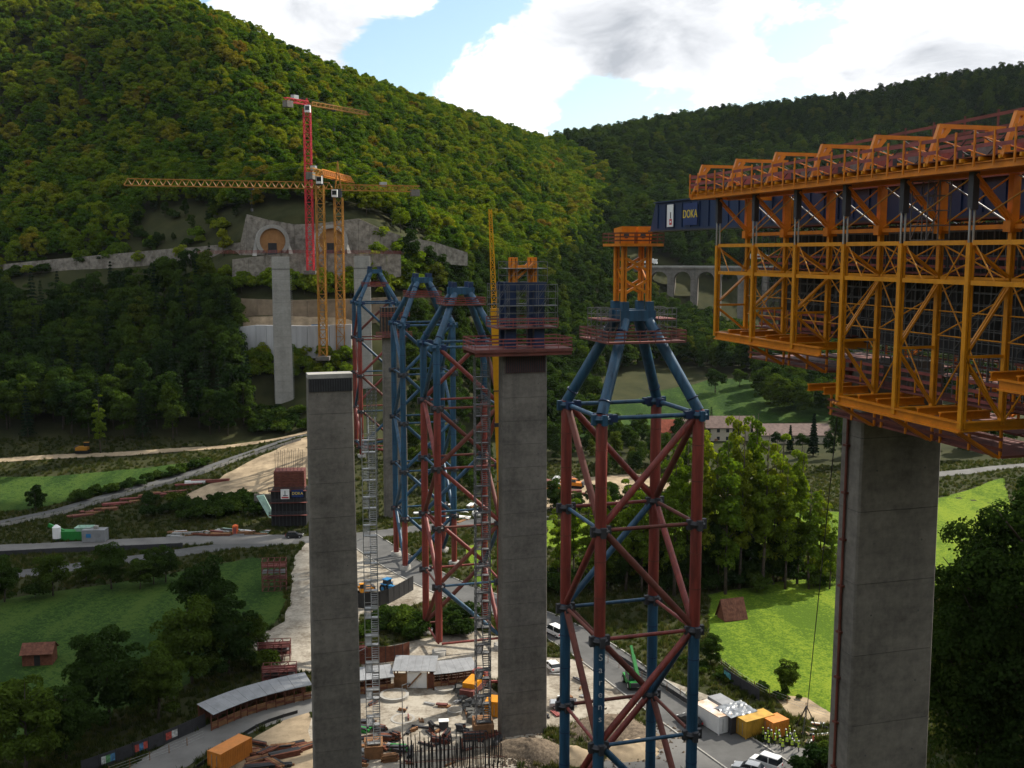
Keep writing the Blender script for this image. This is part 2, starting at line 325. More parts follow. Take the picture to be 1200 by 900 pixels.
for a in ((-120,625,282),(0,612,284),(120,585,300),(240,550,320),(360,512,345),(300,560,312),(370,560,305),(340,598,285),(-150,545,330),(0,540,335),(150,532,340),(270,526,347),
          (0,318,480),(-200,335,490),(150,306,470),(250,306,452),(0,290,492),(150,275,485),
          (290,298,434),(345,298,432),(400,298,432),(480,300,436),(300,327,424),(400,327,424),(300,352,418),(420,352,418),(300,374,404),(400,374,404),(440,390,400),
          (300,415,391),(400,415,391),(328,476,380),(420,480,378),(421,524,330),(463,607,290),(480,500,372),(520,420,430),(540,330,500),(540,290,530),
          (600,560,330),(700,578,318),(640,540,350),(720,505,400),(620,500,400),(620,420,470),(640,350,560),(640,300,620),(760,470,462),(700,445,480),
          (800,400,600),(700,390,560),(860,450,480),(960,482,440),(840,520,388),(930,520,385),(1050,500,420),(1150,470,520),(980,420,560),(1130,552,335),
          (760,335,680),(870,372,690),(960,370,700),(1200,380,690),(700,295,700),(760,285,735),(870,290,745),(1000,290,745),(1200,290,735),
          (320,262,446),(388,262,446),(450,270,450),(290,235,475),(400,240,470),(520,285,500)):
    cpix(*a)
T_ = -11; T1 = -17; T2 = -26
for a in ((-400,-60,760,T1),(-200,-140,700,T1),(0,-75,680,-26),(120,-30,660,-26),(240,2,650,-25),(330,38,690,-24),(420,76,735,-22),(520,112,800,-19),(600,140,880,T1),(650,152,960,T1),
          (0,120,590,T_),(150,150,570,T_),(300,150,560,T_),(420,150,640,T_),(420,230,540,T_),(520,200,640,T_),(600,220,680,T_),(640,190,800,T_),(100,210,530,T_),(300,200,515,T_),
          (720,135,1090,T2),(800,118,1060,T2),(900,108,1030,T2),(1000,97,1000,T2),(1100,83,975,T2),(1200,70,955,T2),(1400,50,940,T2),(700,220,860,T_),(800,220,840,T_),(1000,200,840,T_),(1200,200,820,T_)):
    cpix(*a)
for x, y, z in ((-150,1000,120),(-500,1000,200),(0,1300,120),(300,1400,150),(800,1300,180),(-900,600,220),(900,800,190),(-700,200,90),(700,300,130),(600,600,150),(-450,350,60),(-420,480,110)):
    CP.append((x, y, z))
tps = tps_fit(CP)
AX = np.unique(np.r_[np.linspace(-1400, -260, 40), np.arange(-260, 240, 3.0), np.linspace(240, 1500, 50)])
AY = np.unique(np.r_[np.linspace(-320, 60, 26), np.arange(60, 470, 3.0), np.linspace(470, 1000, 70), np.linspace(1000, 1900, 20)])
gx, gy = np.meshgrid(AX, AY)
gz = np.maximum(tps(gx, gy), 0.0)
_wob = np.sin(gx * .11 + 1.3 * np.sin(gy * .07)) * np.sin(gy * .13 + gx * .03) * .35
gz = np.where(gz > 2.5, gz + _wob * np.minimum((gz - 2.5) / 4, 1), gz)
_px = 600 + gx / np.maximum(gy * math.cos(PITCH), 1) * FPX
gz = np.where((_px > 232) & (_px < 512) & (gy > 418) & (gy < 447.5) & (gy > 424), np.minimum(gz, 70.6), gz)      # cut for the portal terrace
gz = np.where((_px > 268) & (_px < 432) & (gy > 391.5) & (gy < 405.5), np.minimum(gz, 46.8), gz)                # cut for the bench
gz = np.where((_px > 205) & (_px < 520) & (gy >= 448) & (gy < 470), np.minimum(gz, 72 + (gy - 446) * .9 + 14 * np.exp(-((_px - 330) / 130) ** 2)), gz)
def hz(x, y):
    i = min(max(int(np.searchsorted(AX, x)) - 1, 0), len(AX) - 2); j = min(max(int(np.searchsorted(AY, y)) - 1, 0), len(AY) - 2)
    tx = (x - AX[i]) / (AX[i+1] - AX[i]); ty = (y - AY[j]) / (AY[j+1] - AY[j])
    return float(gz[j,i]*(1-tx)*(1-ty) + gz[j,i+1]*tx*(1-ty) + gz[j+1,i]*(1-tx)*ty + gz[j+1,i+1]*tx*ty)
def hit(px, py, y0=70):
    d = pix_dir(px, py); d = d / d.y; Y = y0
    while Y < 1500:
        if H + d.z * Y <= hz(d.x * Y, Y):
            for _ in range(8):
                Y -= 0.25
                if H + d.z * Y > hz(d.x * Y, Y): break
            return Vector((d.x * Y, Y, hz(d.x * Y, Y)))
        Y += 2.0
    return Vector((d.x * 1500, 1500, hz(d.x * 1500, 1500)))
nx, ny = len(AX), len(AY)
idx = np.arange(nx * ny).reshape(ny, nx)
fc = np.stack([idx[:-1, :-1], idx[:-1, 1:], idx[1:, 1:], idx[1:, :-1]], -1).reshape(-1, 4)
me = bpy.data.meshes.new('ground'); me.from_pydata(np.c_[gx.ravel(), gy.ravel(), gz.ravel()].tolist(), [], fc.tolist())
me.materials.append(M['ground']); me.polygons.foreach_set('use_smooth', [True] * len(me.polygons))
tag(mesh_obj('ground', me), 'valley ground and wooded hillsides', None, None, 'structure')

SHEETS = []
def drape(name, poly, mat_, off, label, step=3.0):
    SHEETS.append((name, poly, label))
    # a sheet cut to an outline (world x,y) and laid on the terrain
    import bmesh
    bm = bmesh.new(); vs = [bm.verts.new((x, y, 0)) for x, y in poly]; bm.faces.new(vs)
    xs = [p[0] for p in poly]; ys = [p[1] for p in poly]
    flat = all(hz(x, y) < .02 for x, y in poly)
    if not flat:
        for ax, arr in ((0, AX), (1, AY)):
            lo, hi = (min(xs), max(xs)) if ax == 0 else (min(ys), max(ys))
            for c in arr:
                if lo < c < hi:
                    bmesh.ops.bisect_plane(bm, geom=bm.verts[:] + bm.edges[:] + bm.faces[:], plane_co=(c, 0, 0) if ax == 0 else (0, c, 0), plane_no=(1, 0, 0) if ax == 0 else (0, 1, 0))
    bmesh.ops.triangulate(bm, faces=bm.faces[:])
    for v in bm.verts: v.co.z = hz(v.co.x, v.co.y) + off
    bmesh.ops.recalc_face_normals(bm, faces=bm.faces[:])
    if bm.faces and sum(f.normal.z for f in bm.faces) < 0: bmesh.ops.reverse_faces(bm, faces=bm.faces[:])
    me = bpy.data.meshes.new(name); bm.to_mesh(me); bm.free(); me.materials.append(mat_)
    return tag(mesh_obj(name, me), label, None, None, 'structure')
def smooth_line(pts, n=8):
    pts = [Vector(p) for p in pts]; o = []
    for i in range(len(pts) - 1):
        p0 = pts[max(i-1, 0)]; p1 = pts[i]; p2 = pts[i+1]; p3 = pts[min(i+2, len(pts)-1)]
        for k in range(n):
            t = k / n
            o.append(0.5 * ((2*p1) + (p2-p0)*t + (2*p0-5*p1+4*p2-p3)*t*t + (3*p1-p0-3*p2+p3)*t**3))
    return o + [pts[-1]]
def ribbon_poly(line, wd):
    l, r = [], []
    for i, p in enumerate(line):
        t = line[min(i+1, len(line)-1)] - line[max(i-1, 0)]; t = Vector((t.x, t.y)).normalized(); n = Vector((-t.y, t.x))
        l.append((p.x + n.x*wd/2, p.y + n.y*wd/2)); r.append((p.x - n.x*wd/2, p.y - n.y*wd/2))
    return l + r[::-1]
def ppoly(pix): return [tuple(hit(*p).xy) for p in pix]
def wobble(poly, amp=0.8, step=4.0, seed=0):
    r = random.Random(seed); o = []
    for i, a in enumerate(poly):
        b = poly[(i+1) % len(poly)]; a = Vector(a); b = Vector(b); n = max(1, int((b-a).length / step)); d = (b-a).normalized(); q = Vector((-d.y, d.x))
        for k in range(n): o.append(tuple(a + (b-a)*k/n + q * r.uniform(-amp, amp)))
    return o
# meadows
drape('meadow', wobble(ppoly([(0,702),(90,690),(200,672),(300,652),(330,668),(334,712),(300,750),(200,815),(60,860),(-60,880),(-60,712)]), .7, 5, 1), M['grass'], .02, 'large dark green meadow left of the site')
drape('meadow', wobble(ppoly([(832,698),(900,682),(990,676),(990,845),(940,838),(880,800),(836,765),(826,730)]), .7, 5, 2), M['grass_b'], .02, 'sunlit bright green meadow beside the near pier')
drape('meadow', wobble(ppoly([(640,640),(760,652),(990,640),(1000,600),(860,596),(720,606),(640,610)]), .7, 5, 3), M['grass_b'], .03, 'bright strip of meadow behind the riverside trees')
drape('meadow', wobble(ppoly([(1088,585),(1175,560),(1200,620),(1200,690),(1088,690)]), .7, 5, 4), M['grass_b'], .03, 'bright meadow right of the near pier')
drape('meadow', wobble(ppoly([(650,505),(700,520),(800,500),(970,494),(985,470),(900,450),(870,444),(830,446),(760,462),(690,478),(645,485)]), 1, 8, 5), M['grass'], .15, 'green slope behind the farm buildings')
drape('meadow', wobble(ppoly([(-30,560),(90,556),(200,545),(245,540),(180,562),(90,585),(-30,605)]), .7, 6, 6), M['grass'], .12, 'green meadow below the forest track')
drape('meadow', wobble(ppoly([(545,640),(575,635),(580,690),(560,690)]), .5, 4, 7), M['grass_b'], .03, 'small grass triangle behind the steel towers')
# site surfaces and roads
drape('concrete_yard', wobble(ppoly([(345,905),(352,850),(420,806),(560,797),(600,820),(640,865),(600,905)]), .5, 5, 11), M['yard'], .03, 'pale concrete working yard between the piers')
drape('concrete_yard', wobble(ppoly([(420,765),(500,748),(560,738),(600,750),(600,795),(560,799),(420,806)]), .4, 5, 12), M['yard'], .035, 'pale concrete pad round the tower footing')
drape('yard', wobble(ppoly([(292,752),(335,728),(345,650),(362,632),(420,630),(455,648),(500,672),(555,690),(520,700),(440,720),(420,720),(420,765),(372,790),(330,785)]), .5, 5, 13), M['yard'], .03, 'pale working area with parked machines')
drape('yard', wobble(ppoly([(600,800),(640,770),(690,775),(750,800),(740,845),(690,840),(600,870)]), .5, 5, 14), M['yard'], .045, 'pale paved area under the front tower')
drape('sand_yard', wobble(ppoly([(632,598),(640,580),(690,560),(745,556),(820,566),(860,580),(800,588),(700,592)]), 1, 6, 15), M['sand'], .1, 'pale sandy storage yard across the river')
drape('sand_patch', wobble(ppoly([(240,905),(300,862),(362,828),(372,905)]), .6, 4, 16), M['sand'], .05, 'bare sandy soil beside the orange container')
drape('sand_slope', wobble(ppoly([(285,545),(362,512),(362,560),(330,578),(250,585),(200,590)]), .6, 4, 17), M['sand'], .12, 'bare sandy slope beside the ramp')
drape('sand_patch', wobble(ppoly([(905,812),(945,818),(980,838),(980,850),(925,838)]), .5, 3, 18), M['sand'], .04, 'bare sandy patch behind the containers')
def road(name, pix, wd, mt, off, label):
    ln = smooth_line([Vector((*hit(*p).xy, 0)) for p in pix], 6)
    return drape(name, ribbon_poly(ln, wd), mt, off, label), ln
_, road_low = road('road', [(150,925),(215,880),(290,845),(362,822),(430,812)], 7.5, M['asph_d'], .06, 'grey site road curving past the covered walkway')
_, road_far = road('road', [(-60,682),(60,668),(160,655),(260,641),(350,633),(420,628),(520,616),(640,604)], 6.5, M['asph'], .065, 'grey public road crossing the valley floor')
_, road_site = road('road', [(-60,646),(60,641),(160,636),(260,632),(345,632)], 8.5, M['asph_d'], .07, 'grey site road lined with stored material')
_, road_mid = road('road', [(420,628),(470,660),(530,690),(600,715),(648,735),(700,765),(760,808),(820,850),(900,905)], 9, M['asph'], .055, 'dark asphalt road passing under the towers')
drape('road', wobble(ppoly([(690,905),(760,850),(800,836),(870,866),(960,880),(930,905)]), .4, 4, 21), M['asph_d'], .05, 'grey parking apron in front of the containers')
_, ramp = road('ramp_road', [(-60,630),(0,613),(120,583),(240,549),(300,528),(362,510)], 4.0, M['asph'], .2, 'grey haul ramp climbing to the right')
_, track = road('track', [(-60,545),(0,540),(100,534),(200,528),(280,522),(330,514),(362,506)], 3.2, M['sand'], .2, 'pale forest track along the wood edge')
_, path = road('footpath', [(690,760),(740,785),(800,808),(850,828),(890,850)], 2.6, M['yard'], .035, 'narrow footpath between fences')
_, rroad = road('road', [(1080,557),(1130,553),(1180,547),(1240,542)], 6, M['asph_d'], .1, 'grey country road right of the near pier')
def kerb(line, name, label, off=4.6, z=.14, mt='conc_l'):
    pts = []
    for i, p in enumerate(line):
        t = line[min(i+1, len(line)-1)] - line[max(i-1, 0)]; t = Vector((t.x, t.y)).normalized(); pts.append(Vector((p.x - t.y*off, p.y + t.x*off, hz(p.x - t.y*off, p.y + t.x*off) + z/2)))
    b = MB()
    for a, c in zip(pts, pts[1:]): b.beam(a, c, .25, z + .1)
    return tag(b.build(name, M[mt]), label, None, None, 'structure')
kerb(road_mid, 'kerb', 'kerb along the meadow side of the dark road')
kerb(road_mid, 'kerb', 'kerb along the yard side of the dark road', -4.6)
# ---------------------------------------------------------------- trees: prototypes
def leaf_cloud(cen, nor, size, seed):
    r = np.random.RandomState(seed); n = len(cen)
    nor = nor + r.normal(0, .55, (n, 3)); nor /= np.linalg.norm(nor, axis=1)[:, None] + 1e-9
    t = np.cross(nor, r.normal(0, 1, (n, 3))); t /= np.linalg.norm(t, axis=1)[:, None] + 1e-9
    b = np.cross(nor, t); s = (size * r.uniform(.6, 1.35, n))[:, None]
    v = np.stack([cen - t*s, cen - b*s*.62, cen + t*s, cen + b*s*.62], 1).reshape(-1, 3)
    return v, np.arange(4 * n).reshape(-1, 4)
def sph(r, n):
    d = r.normal(0, 1, (n, 3)); return d / np.linalg.norm(d, axis=1)[:, None]
def crown_mesh(name, seed, mt, clumps, per, rx, rz, zc, cr, size, hollow=.55, low=-.6):
    r = np.random.RandomState(seed); cs = []; ns = []
    for i in range(clumps):
        d = sph(r, 1)[0]
        while d[2] < low: d = sph(r, 1)[0]
        q = r.uniform(hollow, 1.0); c = np.array([d[0]*rx*q, d[1]*rx*q, zc + d[2]*rz*q]) * (1 + 0)
        cl = cr * r.uniform(.65, 1.25); dd = sph(r, per); dd[:, 2] = np.where(dd[:, 2] < -.35, -dd[:, 2], dd[:, 2])
        rad = cl * r.uniform(.72, 1.05, per)[:, None]
        cs.append(c + dd * rad * np.array([1, 1, .8])); ns.append(dd + np.array([0, 0, .25]))
    v, f = leaf_cloud(np.concatenate(cs), np.concatenate(ns), size, seed)
    me = bpy.data.meshes.new(name); me.from_pydata(v.tolist(), [], f.tolist()); me.materials.append(mt); return me
def spruce_mesh(name, seed, h=19.0, base=3.0, n=1500):
    r = np.random.RandomState(seed); t = r.uniform(0.06, 1, n) ** 0.8; tier = np.floor(t * 17) / 17 + .5/17; t = tier * .75 + t * .25
    a = r.uniform(0, 6.283, n); rad = base * (1 - t) ** .85 * r.uniform(.35, 1, n) * (1 + .15*np.sin(a*5+tier*40))
    c = np.c_[rad*np.cos(a), rad*np.sin(a), h * t - rad * .32]
    nr = np.c_[np.cos(a)*.6, np.sin(a)*.6, np.full(n, .9)]
    v, f = leaf_cloud(c, nr, .42, seed); me = bpy.data.meshes.new(name); me.from_pydata(v.tolist(), [], f.tolist()); me.materials.append(M['needle']); return me
def trunk_mesh(name, seed, h, r0, top, mt, limbs=6, spread=3.0, zl=.35):
    r = random.Random(seed); b = MB(); p = Vector((0, 0, -.6)); q = Vector((r.uniform(-.3, .3), r.uniform(-.3, .3), h * .45)); e = Vector((r.uniform(-.5, .5), r.uniform(-.5, .5), top))
    b.tube(p, q, r0, r0*.7, 8); b.tube(q, e, r0*.7, r0*.15, 7)
    for i in range(limbs):
        t = zl + (0.95 - zl) * (i + r.random()*.6) / limbs; s = q.lerp(e, max(0, (t*top - q.z) / (e.z - q.z))) if t*top > q.z else p.lerp(q, t*top/q.z)
        an = i * 2.4 + r.random(); ln = spread * r.uniform(.6, 1.0) * (1.15 - t*.6)
        m = s + Vector((math.cos(an)*ln*.5, math.sin(an)*ln*.5, ln*.35)); x = s + Vector((math.cos(an)*ln, math.sin(an)*ln, ln*.95))
        b.tube(s, m, r0*.32, r0*.2, 5); b.tube(m, x, r0*.2, r0*.05, 5)
    return b.mesh(name, mt, True)
TP = {}
def proto(key, crown, trunk): TP[key] = (crown, trunk)
for k in range(4):
    proto('wood%d' % k, crown_mesh('wood_crown', 100+k, M['leaf'], 34, 100, 4.0+.35*k, 5.8-.4*k, 8.0, 1.5, .38, .7, -.75), trunk_mesh('wood_trunk', 100+k, 9, .28, 11, M['bark'], 4, 2.5))
for k in range(4):
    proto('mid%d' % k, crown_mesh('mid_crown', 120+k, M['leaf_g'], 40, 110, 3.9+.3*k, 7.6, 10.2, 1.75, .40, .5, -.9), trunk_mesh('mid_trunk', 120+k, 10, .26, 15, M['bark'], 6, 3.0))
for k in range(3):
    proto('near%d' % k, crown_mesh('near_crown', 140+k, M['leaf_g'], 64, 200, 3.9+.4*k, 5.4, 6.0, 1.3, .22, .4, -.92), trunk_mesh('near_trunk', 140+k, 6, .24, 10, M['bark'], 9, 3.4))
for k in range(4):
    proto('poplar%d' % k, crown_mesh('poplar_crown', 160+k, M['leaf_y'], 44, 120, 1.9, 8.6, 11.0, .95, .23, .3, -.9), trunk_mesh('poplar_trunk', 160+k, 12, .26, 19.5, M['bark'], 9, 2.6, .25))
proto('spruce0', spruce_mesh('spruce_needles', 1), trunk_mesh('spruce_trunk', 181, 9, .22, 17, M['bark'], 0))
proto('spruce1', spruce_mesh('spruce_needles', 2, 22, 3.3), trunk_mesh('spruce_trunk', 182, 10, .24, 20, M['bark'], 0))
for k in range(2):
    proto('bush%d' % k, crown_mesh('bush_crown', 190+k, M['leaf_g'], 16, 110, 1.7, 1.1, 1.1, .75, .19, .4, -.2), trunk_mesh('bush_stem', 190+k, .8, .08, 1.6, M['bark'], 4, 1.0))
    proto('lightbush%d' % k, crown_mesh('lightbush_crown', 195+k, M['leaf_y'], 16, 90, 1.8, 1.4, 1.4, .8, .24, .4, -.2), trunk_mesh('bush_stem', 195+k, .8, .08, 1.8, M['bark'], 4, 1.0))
proto('cypress', spruce_mesh('cypress_needles', 5, 13, 2.0, 2600), trunk_mesh('cypress_trunk', 199, 4, .2, 9, M['bark'], 0))
proto('fir_round', crown_mesh('round_crown', 205, M['leaf_g'], 40, 130, 4.2, 4.6, 6.4, 1.5, .30, .5), trunk_mesh('round_trunk', 205, 4, .3, 8, M['bark'], 4, 2.0))
proto('big', crown_mesh('big_crown', 210, M['leaf_g'], 130, 330, 6.6, 11.5, 14.0, 1.75, .17, .5, -.95), trunk_mesh('big_trunk', 210, 14, .55, 23, M['bark'], 14, 6.5, .3))
M['leaf_o'] = leaf_mat('orange_tinted_leaves', [(0.0, (0.055, 0.085, 0.012)), (1.0, (0.085, 0.10, 0.014))], .35, .7)
proto('bigauto', crown_mesh('bigauto_crown', 212, M['leaf_o'], 60, 260, 4.6, 6.0, 11.0, 1.4, .15, .5, -.8), trunk_mesh('bigauto_trunk', 212, 9, .35, 15, M['bark'], 10, 4.5, .3))
def tree(key, x, y, label, cat='tree', group=None, s=1.0, rz=None, name='tree', z=None, sz=None):
    c, t = TP[key]; zz = hz(x, y) if z is None else z
    e = thing(name, label, cat, (x, y, zz), rnd.uniform(0, 6.28) if rz is None else rz, group); e.scale = (s, s, sz or s)
    mesh_obj('trunk', t, e); mesh_obj('crown', c, e); return e
LATER = []
# ---------------------------------------------------------------- individual trees
def in_poly(x, y, poly):
    c = False
    for i in range(len(poly)):
        (x1, y1), (x2, y2) = poly[i], poly[i-1]
        if (y1 > y) != (y2 > y) and x < (x2-x1)*(y-y1)/(y2-y1) + x1: c = not c
    return c
def scatter(poly, sp, seed, jit=.38):
    xs = [p[0] for p in poly]; ys = [p[1] for p in poly]; r = random.Random(seed); o = []; row = 0
    y = min(ys)
    while y < max(ys):
        x = min(xs) + (sp/2 if row % 2 else 0)
        while x < max(xs):
            px, py = x + r.uniform(-jit, jit)*sp, y + r.uniform(-jit, jit)*sp
            if in_poly(px, py, poly): o.append((px, py))
            x += sp
        y += sp * .87; row += 1
    return o
def pxy(px, Y): return P(px, 300, Y).xy
# the dark wood left of the site
wood = [pxy(-110, 350), pxy(20, 349), pxy(150, 350), pxy(285, 354), pxy(292, 372), pxy(262, 408), pxy(250, 428), pxy(150, 438), pxy(0, 446), pxy(-110, 452)]
spots = sorted(scatter(wood, 7.4, 5), key=lambda p: p[1])
WOOD_REST = spots[230:]
for i, (x, y) in enumerate(spots[:230]):
    k = rnd.random()
    if k < .72: tree('mid%d' % rnd.randrange(4), x, y, 'dense green broadleaf tree in the shaded wood above the track', 'tree', 'broadleaf trees in the shaded wood', rnd.uniform(.85, 1.15))
    else: tree('spruce%d' % rnd.randrange(2), x, y, 'dark narrow spruce in the shaded wood above the track', 'tree', 'spruces in the shaded wood', rnd.uniform(.85, 1.1), name='spruce_tree')
for i in range(46):
    px = rnd.uniform(-10, 285); q = pxy(px, rnd.uniform(470, 478) if px < 150 else rnd.uniform(456, 500)); tree('bush%d' % (i % 2) if i % 3 else 'lightbush%d' % (i % 2), q[0], q[1], 'dark bush on the bank above the long road wall', 'bush', 'bushes above the road wall', rnd.uniform(1.0, 2.2), name='bush')
for i in range(22):
    px = rnd.uniform(150, 285); q = pxy(px, rnd.uniform(462, 505)); tree('mid%d' % (i % 4), q[0], q[1], 'small dark tree on the grassy slope left of the portals', 'tree', 'small trees left of the portals', rnd.uniform(.22, .5), name='tree')
for i in range(16):
    px = rnd.uniform(440, 520); q = pxy(px, rnd.uniform(440, 450)); tree('lightbush%d' % (i % 2), q[0], q[1], 'sunlit bush before the wall right of the portals', 'bush', 'bushes right of the portals', rnd.uniform(1.0, 1.8), name='bush')
p = hit(118, 531); e = tree('poplar0', p.x, p.y, 'slender pale green tree standing alone before the dark wood', 'tree', None, .98)
# field trees lower left
for px, py, k, s, lb in ((30, 912, 'near1', 1.25, 'dark tree at the lower left corner of the photo'), (128, 850, 'near2', 1.3, 'broad dark tree left of the poster fence'), (185, 842, 'near0', 1.05, 'dark tree between the broad tree and the walkway roof'),
        (226, 800, 'near1', 1.3, 'tall dark tree in the meadow nearest the walkway roof'), (268, 790, 'near2', 1.15, 'dark tree beside the covered walkway end'), (243, 745, 'near0', 1.35, 'tallest field tree, its top above the meadow edge'), (292, 775, 'near1', .8, 'small dark tree beside the pale yard'), (78, 888, 'near0', .95, 'low dark tree above the fence posters'), (308, 785, 'bush0', 1.5, 'round bush beside the steps and scaffold')):
    p = hit(px, py); tree(k, p.x, p.y, lb, 'tree', 'dark trees along the stream', s)
for px, py, k, s, lb in ((5, 705, 'near0', .85, 'roadside tree at the left edge of the photo'), (62, 698, 'near1', .82, 'bushy roadside tree, second from the left edge'), (102, 682, 'near2', .5, 'small thin roadside tree below the green machines'), (131, 690, 'near0', .92, 'largest of the roadside trees by the public road'),
        (164, 690, 'near1', .6, 'roadside tree left of the last pair'), (180, 684, 'near2', .68, 'left tree of the last roadside pair'), (194, 682, 'near0', .72, 'rightmost tree of the roadside row'), (42, 700, 'bush1', 1.4, 'dark round bush under the roadside trees')):
    p = hit(px, py); tree(k, p.x, p.y, lb, 'tree', 'roadside trees', s)
p = hit(42, 598); tree('near2', p.x, p.y, 'bare spreading fruit tree in the meadow below the track', 'tree', None, .62)
for i in range(26):
    t = i / 25; px = 85 + 155*t; py = 590 - 42*t + rnd.uniform(-4, 2); p = hit(px, py); tree('bush%d' % (i % 2), p.x, p.y, 'dark bush in the hedge along the haul ramp', 'bush', 'hedge bushes along the haul ramp', rnd.uniform(.7, 1.3), name='bush')
for i in range(34):
    px = rnd.uniform(150, 312); py = 612 - rnd.uniform(0, 20) - (px-150)*.03; p = hit(px, py); tree('bush%d' % (i % 2), p.x, p.y, 'dark bush on the bank above the stored material', 'bush', 'bushes on the bank above the site road', rnd.uniform(1.0, 1.7), name='bush')
# lit shrubs on the tunnel slope
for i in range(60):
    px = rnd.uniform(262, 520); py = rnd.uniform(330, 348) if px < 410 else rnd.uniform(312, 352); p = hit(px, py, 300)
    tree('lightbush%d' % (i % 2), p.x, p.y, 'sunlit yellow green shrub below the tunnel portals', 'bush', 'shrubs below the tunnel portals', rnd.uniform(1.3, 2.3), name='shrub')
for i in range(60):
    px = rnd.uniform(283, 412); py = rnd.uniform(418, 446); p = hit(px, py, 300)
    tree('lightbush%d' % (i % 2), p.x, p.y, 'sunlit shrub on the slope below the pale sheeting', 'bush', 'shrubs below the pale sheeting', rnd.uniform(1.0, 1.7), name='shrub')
for i in range(36):
    px = rnd.uniform(292, 362); py = rnd.uniform(482, 510); p = hit(px, py, 300)
    tree('bush%d' % (i % 2), p.x, p.y, 'green shrub between the far pier foot and the ramp', 'bush', 'shrubs below the far pier', rnd.uniform(1.0, 1.8), name='shrub')
for i in range(14):
    p = pxy(rnd.uniform(252, 285), rnd.uniform(372, 420)); tree('mid%d' % (i % 4), p[0], p[1], 'sunlit broadleaf tree at the right edge of the wood', 'tree', 'sunlit trees at the wood edge', rnd.uniform(.6, .85))
# riverside trees behind the front tower
for i, (px, py, s) in enumerate(((655,690,.8),(672,682,.85),(690,690,.9),(712,692,.9),(733,694,.95),(752,696,1.0),(770,690,1.0),(790,698,1.1),(806,688,1.05),(820,694,1.12),(835,686,1.15),(850,696,1.1),(866,690,1.2),(880,682,1.22),(893,690,1.12),(906,684,1.15),(920,690,1.0),(934,684,.95),(948,690,.85),(960,686,.75),(972,690,.6),(858,680,1.15),(825,678,1.1),(790,680,1.0),(912,676,1.1),(745,682,.9))):
    p = hit(px, py); tree('poplar%d' % (i % 4), p.x, p.y, 'tall slim yellowing tree in the riverside row behind the front tower', 'tree', 'riverside trees', s * rnd.uniform(1.1, 1.4), name='riverside_tree', sz=s * rnd.uniform(1.35, 1.7) * (1 if px > 770 else .8))
for i in range(18):
    px = rnd.uniform(650, 965); py = rnd.uniform(676, 692); p = hit(px, py); tree('near%d' % (i % 3), p.x, p.y, 'lower green tree filling the riverside row', 'tree', 'lower riverside trees', rnd.uniform(.7, 1.15), name='riverside_tree', sz=rnd.uniform(.9, 1.4))
for i in range(46):
    px = rnd.uniform(645, 985); py = rnd.uniform(668, 694); p = hit(px, py); tree('bush%d' % (i % 2), p.x, p.y, 'dark bush at the foot of the riverside trees', 'bush', 'bushes under the riverside trees', rnd.uniform(1.0, 1.9), name='bush')
# trees across the river and round the farm
_q = []
for i in range(60):
    px = rnd.uniform(640, 830); Y = rnd.uniform(335, 392); q = pxy(px, Y); _q.append((q[0], q[1]))
LATER.append((_q, 'dark rounded trees behind the sandy storage yard', .38, .62))
for i in range(26):
    px = rnd.uniform(648, 830); py = rnd.uniform(590, 604); p = hit(px, py); tree('near%d' % (i % 3), p.x, p.y, 'green tree between the sandy yard and the public road', 'tree', 'trees before the sandy yard', rnd.uniform(.4, .75))
for px, Y, k, s, lb, nm in ((842, 470, 'fir_round', .95, 'large round tree on the slope behind the farm', 'tree'), (871, 476, 'fir_round', .72, 'smaller round tree on the slope behind the farm', 'tree'), (838, 405, 'spruce0', .55, 'dark conifer behind the farmhouse roof', 'conifer'),
        (961, 366, 'cypress', 1.15, 'dark columnar cypress before the long shed', 'conifer'), (933, 372, 'cypress', .75, 'small dark cypress before the long shed', 'conifer'), (948, 374, 'fir_round', .55, 'yellowish round tree beside the cypress', 'tree'), (918, 380, 'fir_round', .5, 'round tree before the middle of the long shed', 'tree')):
    q = pxy(px, Y); tree(k, q[0], q[1], lb, 'tree', None, s, name=nm)
_q = []
for i in range(46):
    px = rnd.uniform(890, 1010); Y = rnd.uniform(425, 500) + (1000-px)*.08; q = pxy(px, Y); _q.append((q[0], q[1]))
LATER.append((_q, 'dark dense trees in the wood behind the long shed', .7, 1.0))
_q = []
for i in range(40):
    px = rnd.uniform(975, 1200); Y = rnd.uniform(350, 430); q = pxy(px, Y); _q.append((q[0], q[1]))
LATER.append((_q, 'dark trees along the country road right of the near pier', .5, .85))
# near right
p = P(1162, 700, 104); tree('big', p.x, p.y, 'huge dark broadleaf tree at the right edge of the photo', 'tree', None, 1.3)
p = P(1228, 700, 98); tree('big', p.x, p.y, 'huge dark tree cut by the right edge of the photo', 'tree', None, 1.3)
p = P(1118, 700, 150); tree('bigauto', p.x, p.y, 'pale tree behind the huge dark tree', 'tree', None, 1.0)
p = P(1178, 700, 110); tree('bigauto', p.x, p.y, 'tree with yellowish leaves beside the huge dark tree', 'tree', None, 1.6)
for i, (px, py, s) in enumerate(((985, 905, 1.0), (975, 890, .8), (960, 898, .9), (940, 905, .7))):
    p = hit(px, py); tree('bush%d' % (i % 2), p.x, p.y, 'green bush at the foot of the near pier', 'bush', 'bushes at the near pier', s*1.3, name='bush')
p = hit(921, 812); tree('near0', p.x, p.y, 'small round tree alone at the meadow edge behind the containers', 'tree', None, .5)
p = hit(833, 778); tree('near1', p.x, p.y, 'small thin tree beside the front tower leg at the meadow', 'tree', None, .48)
for i in range(40):
    t = rnd.random(); px = 790 + 150*t; py = 772 + 52*t + rnd.uniform(-4, 6); p = hit(px, py); tree('bush%d' % (i % 2), p.x, p.y, 'low weedy bush along the fenced footpath', 'bush', 'weeds along the footpath', rnd.uniform(.25, .5), name='bush')
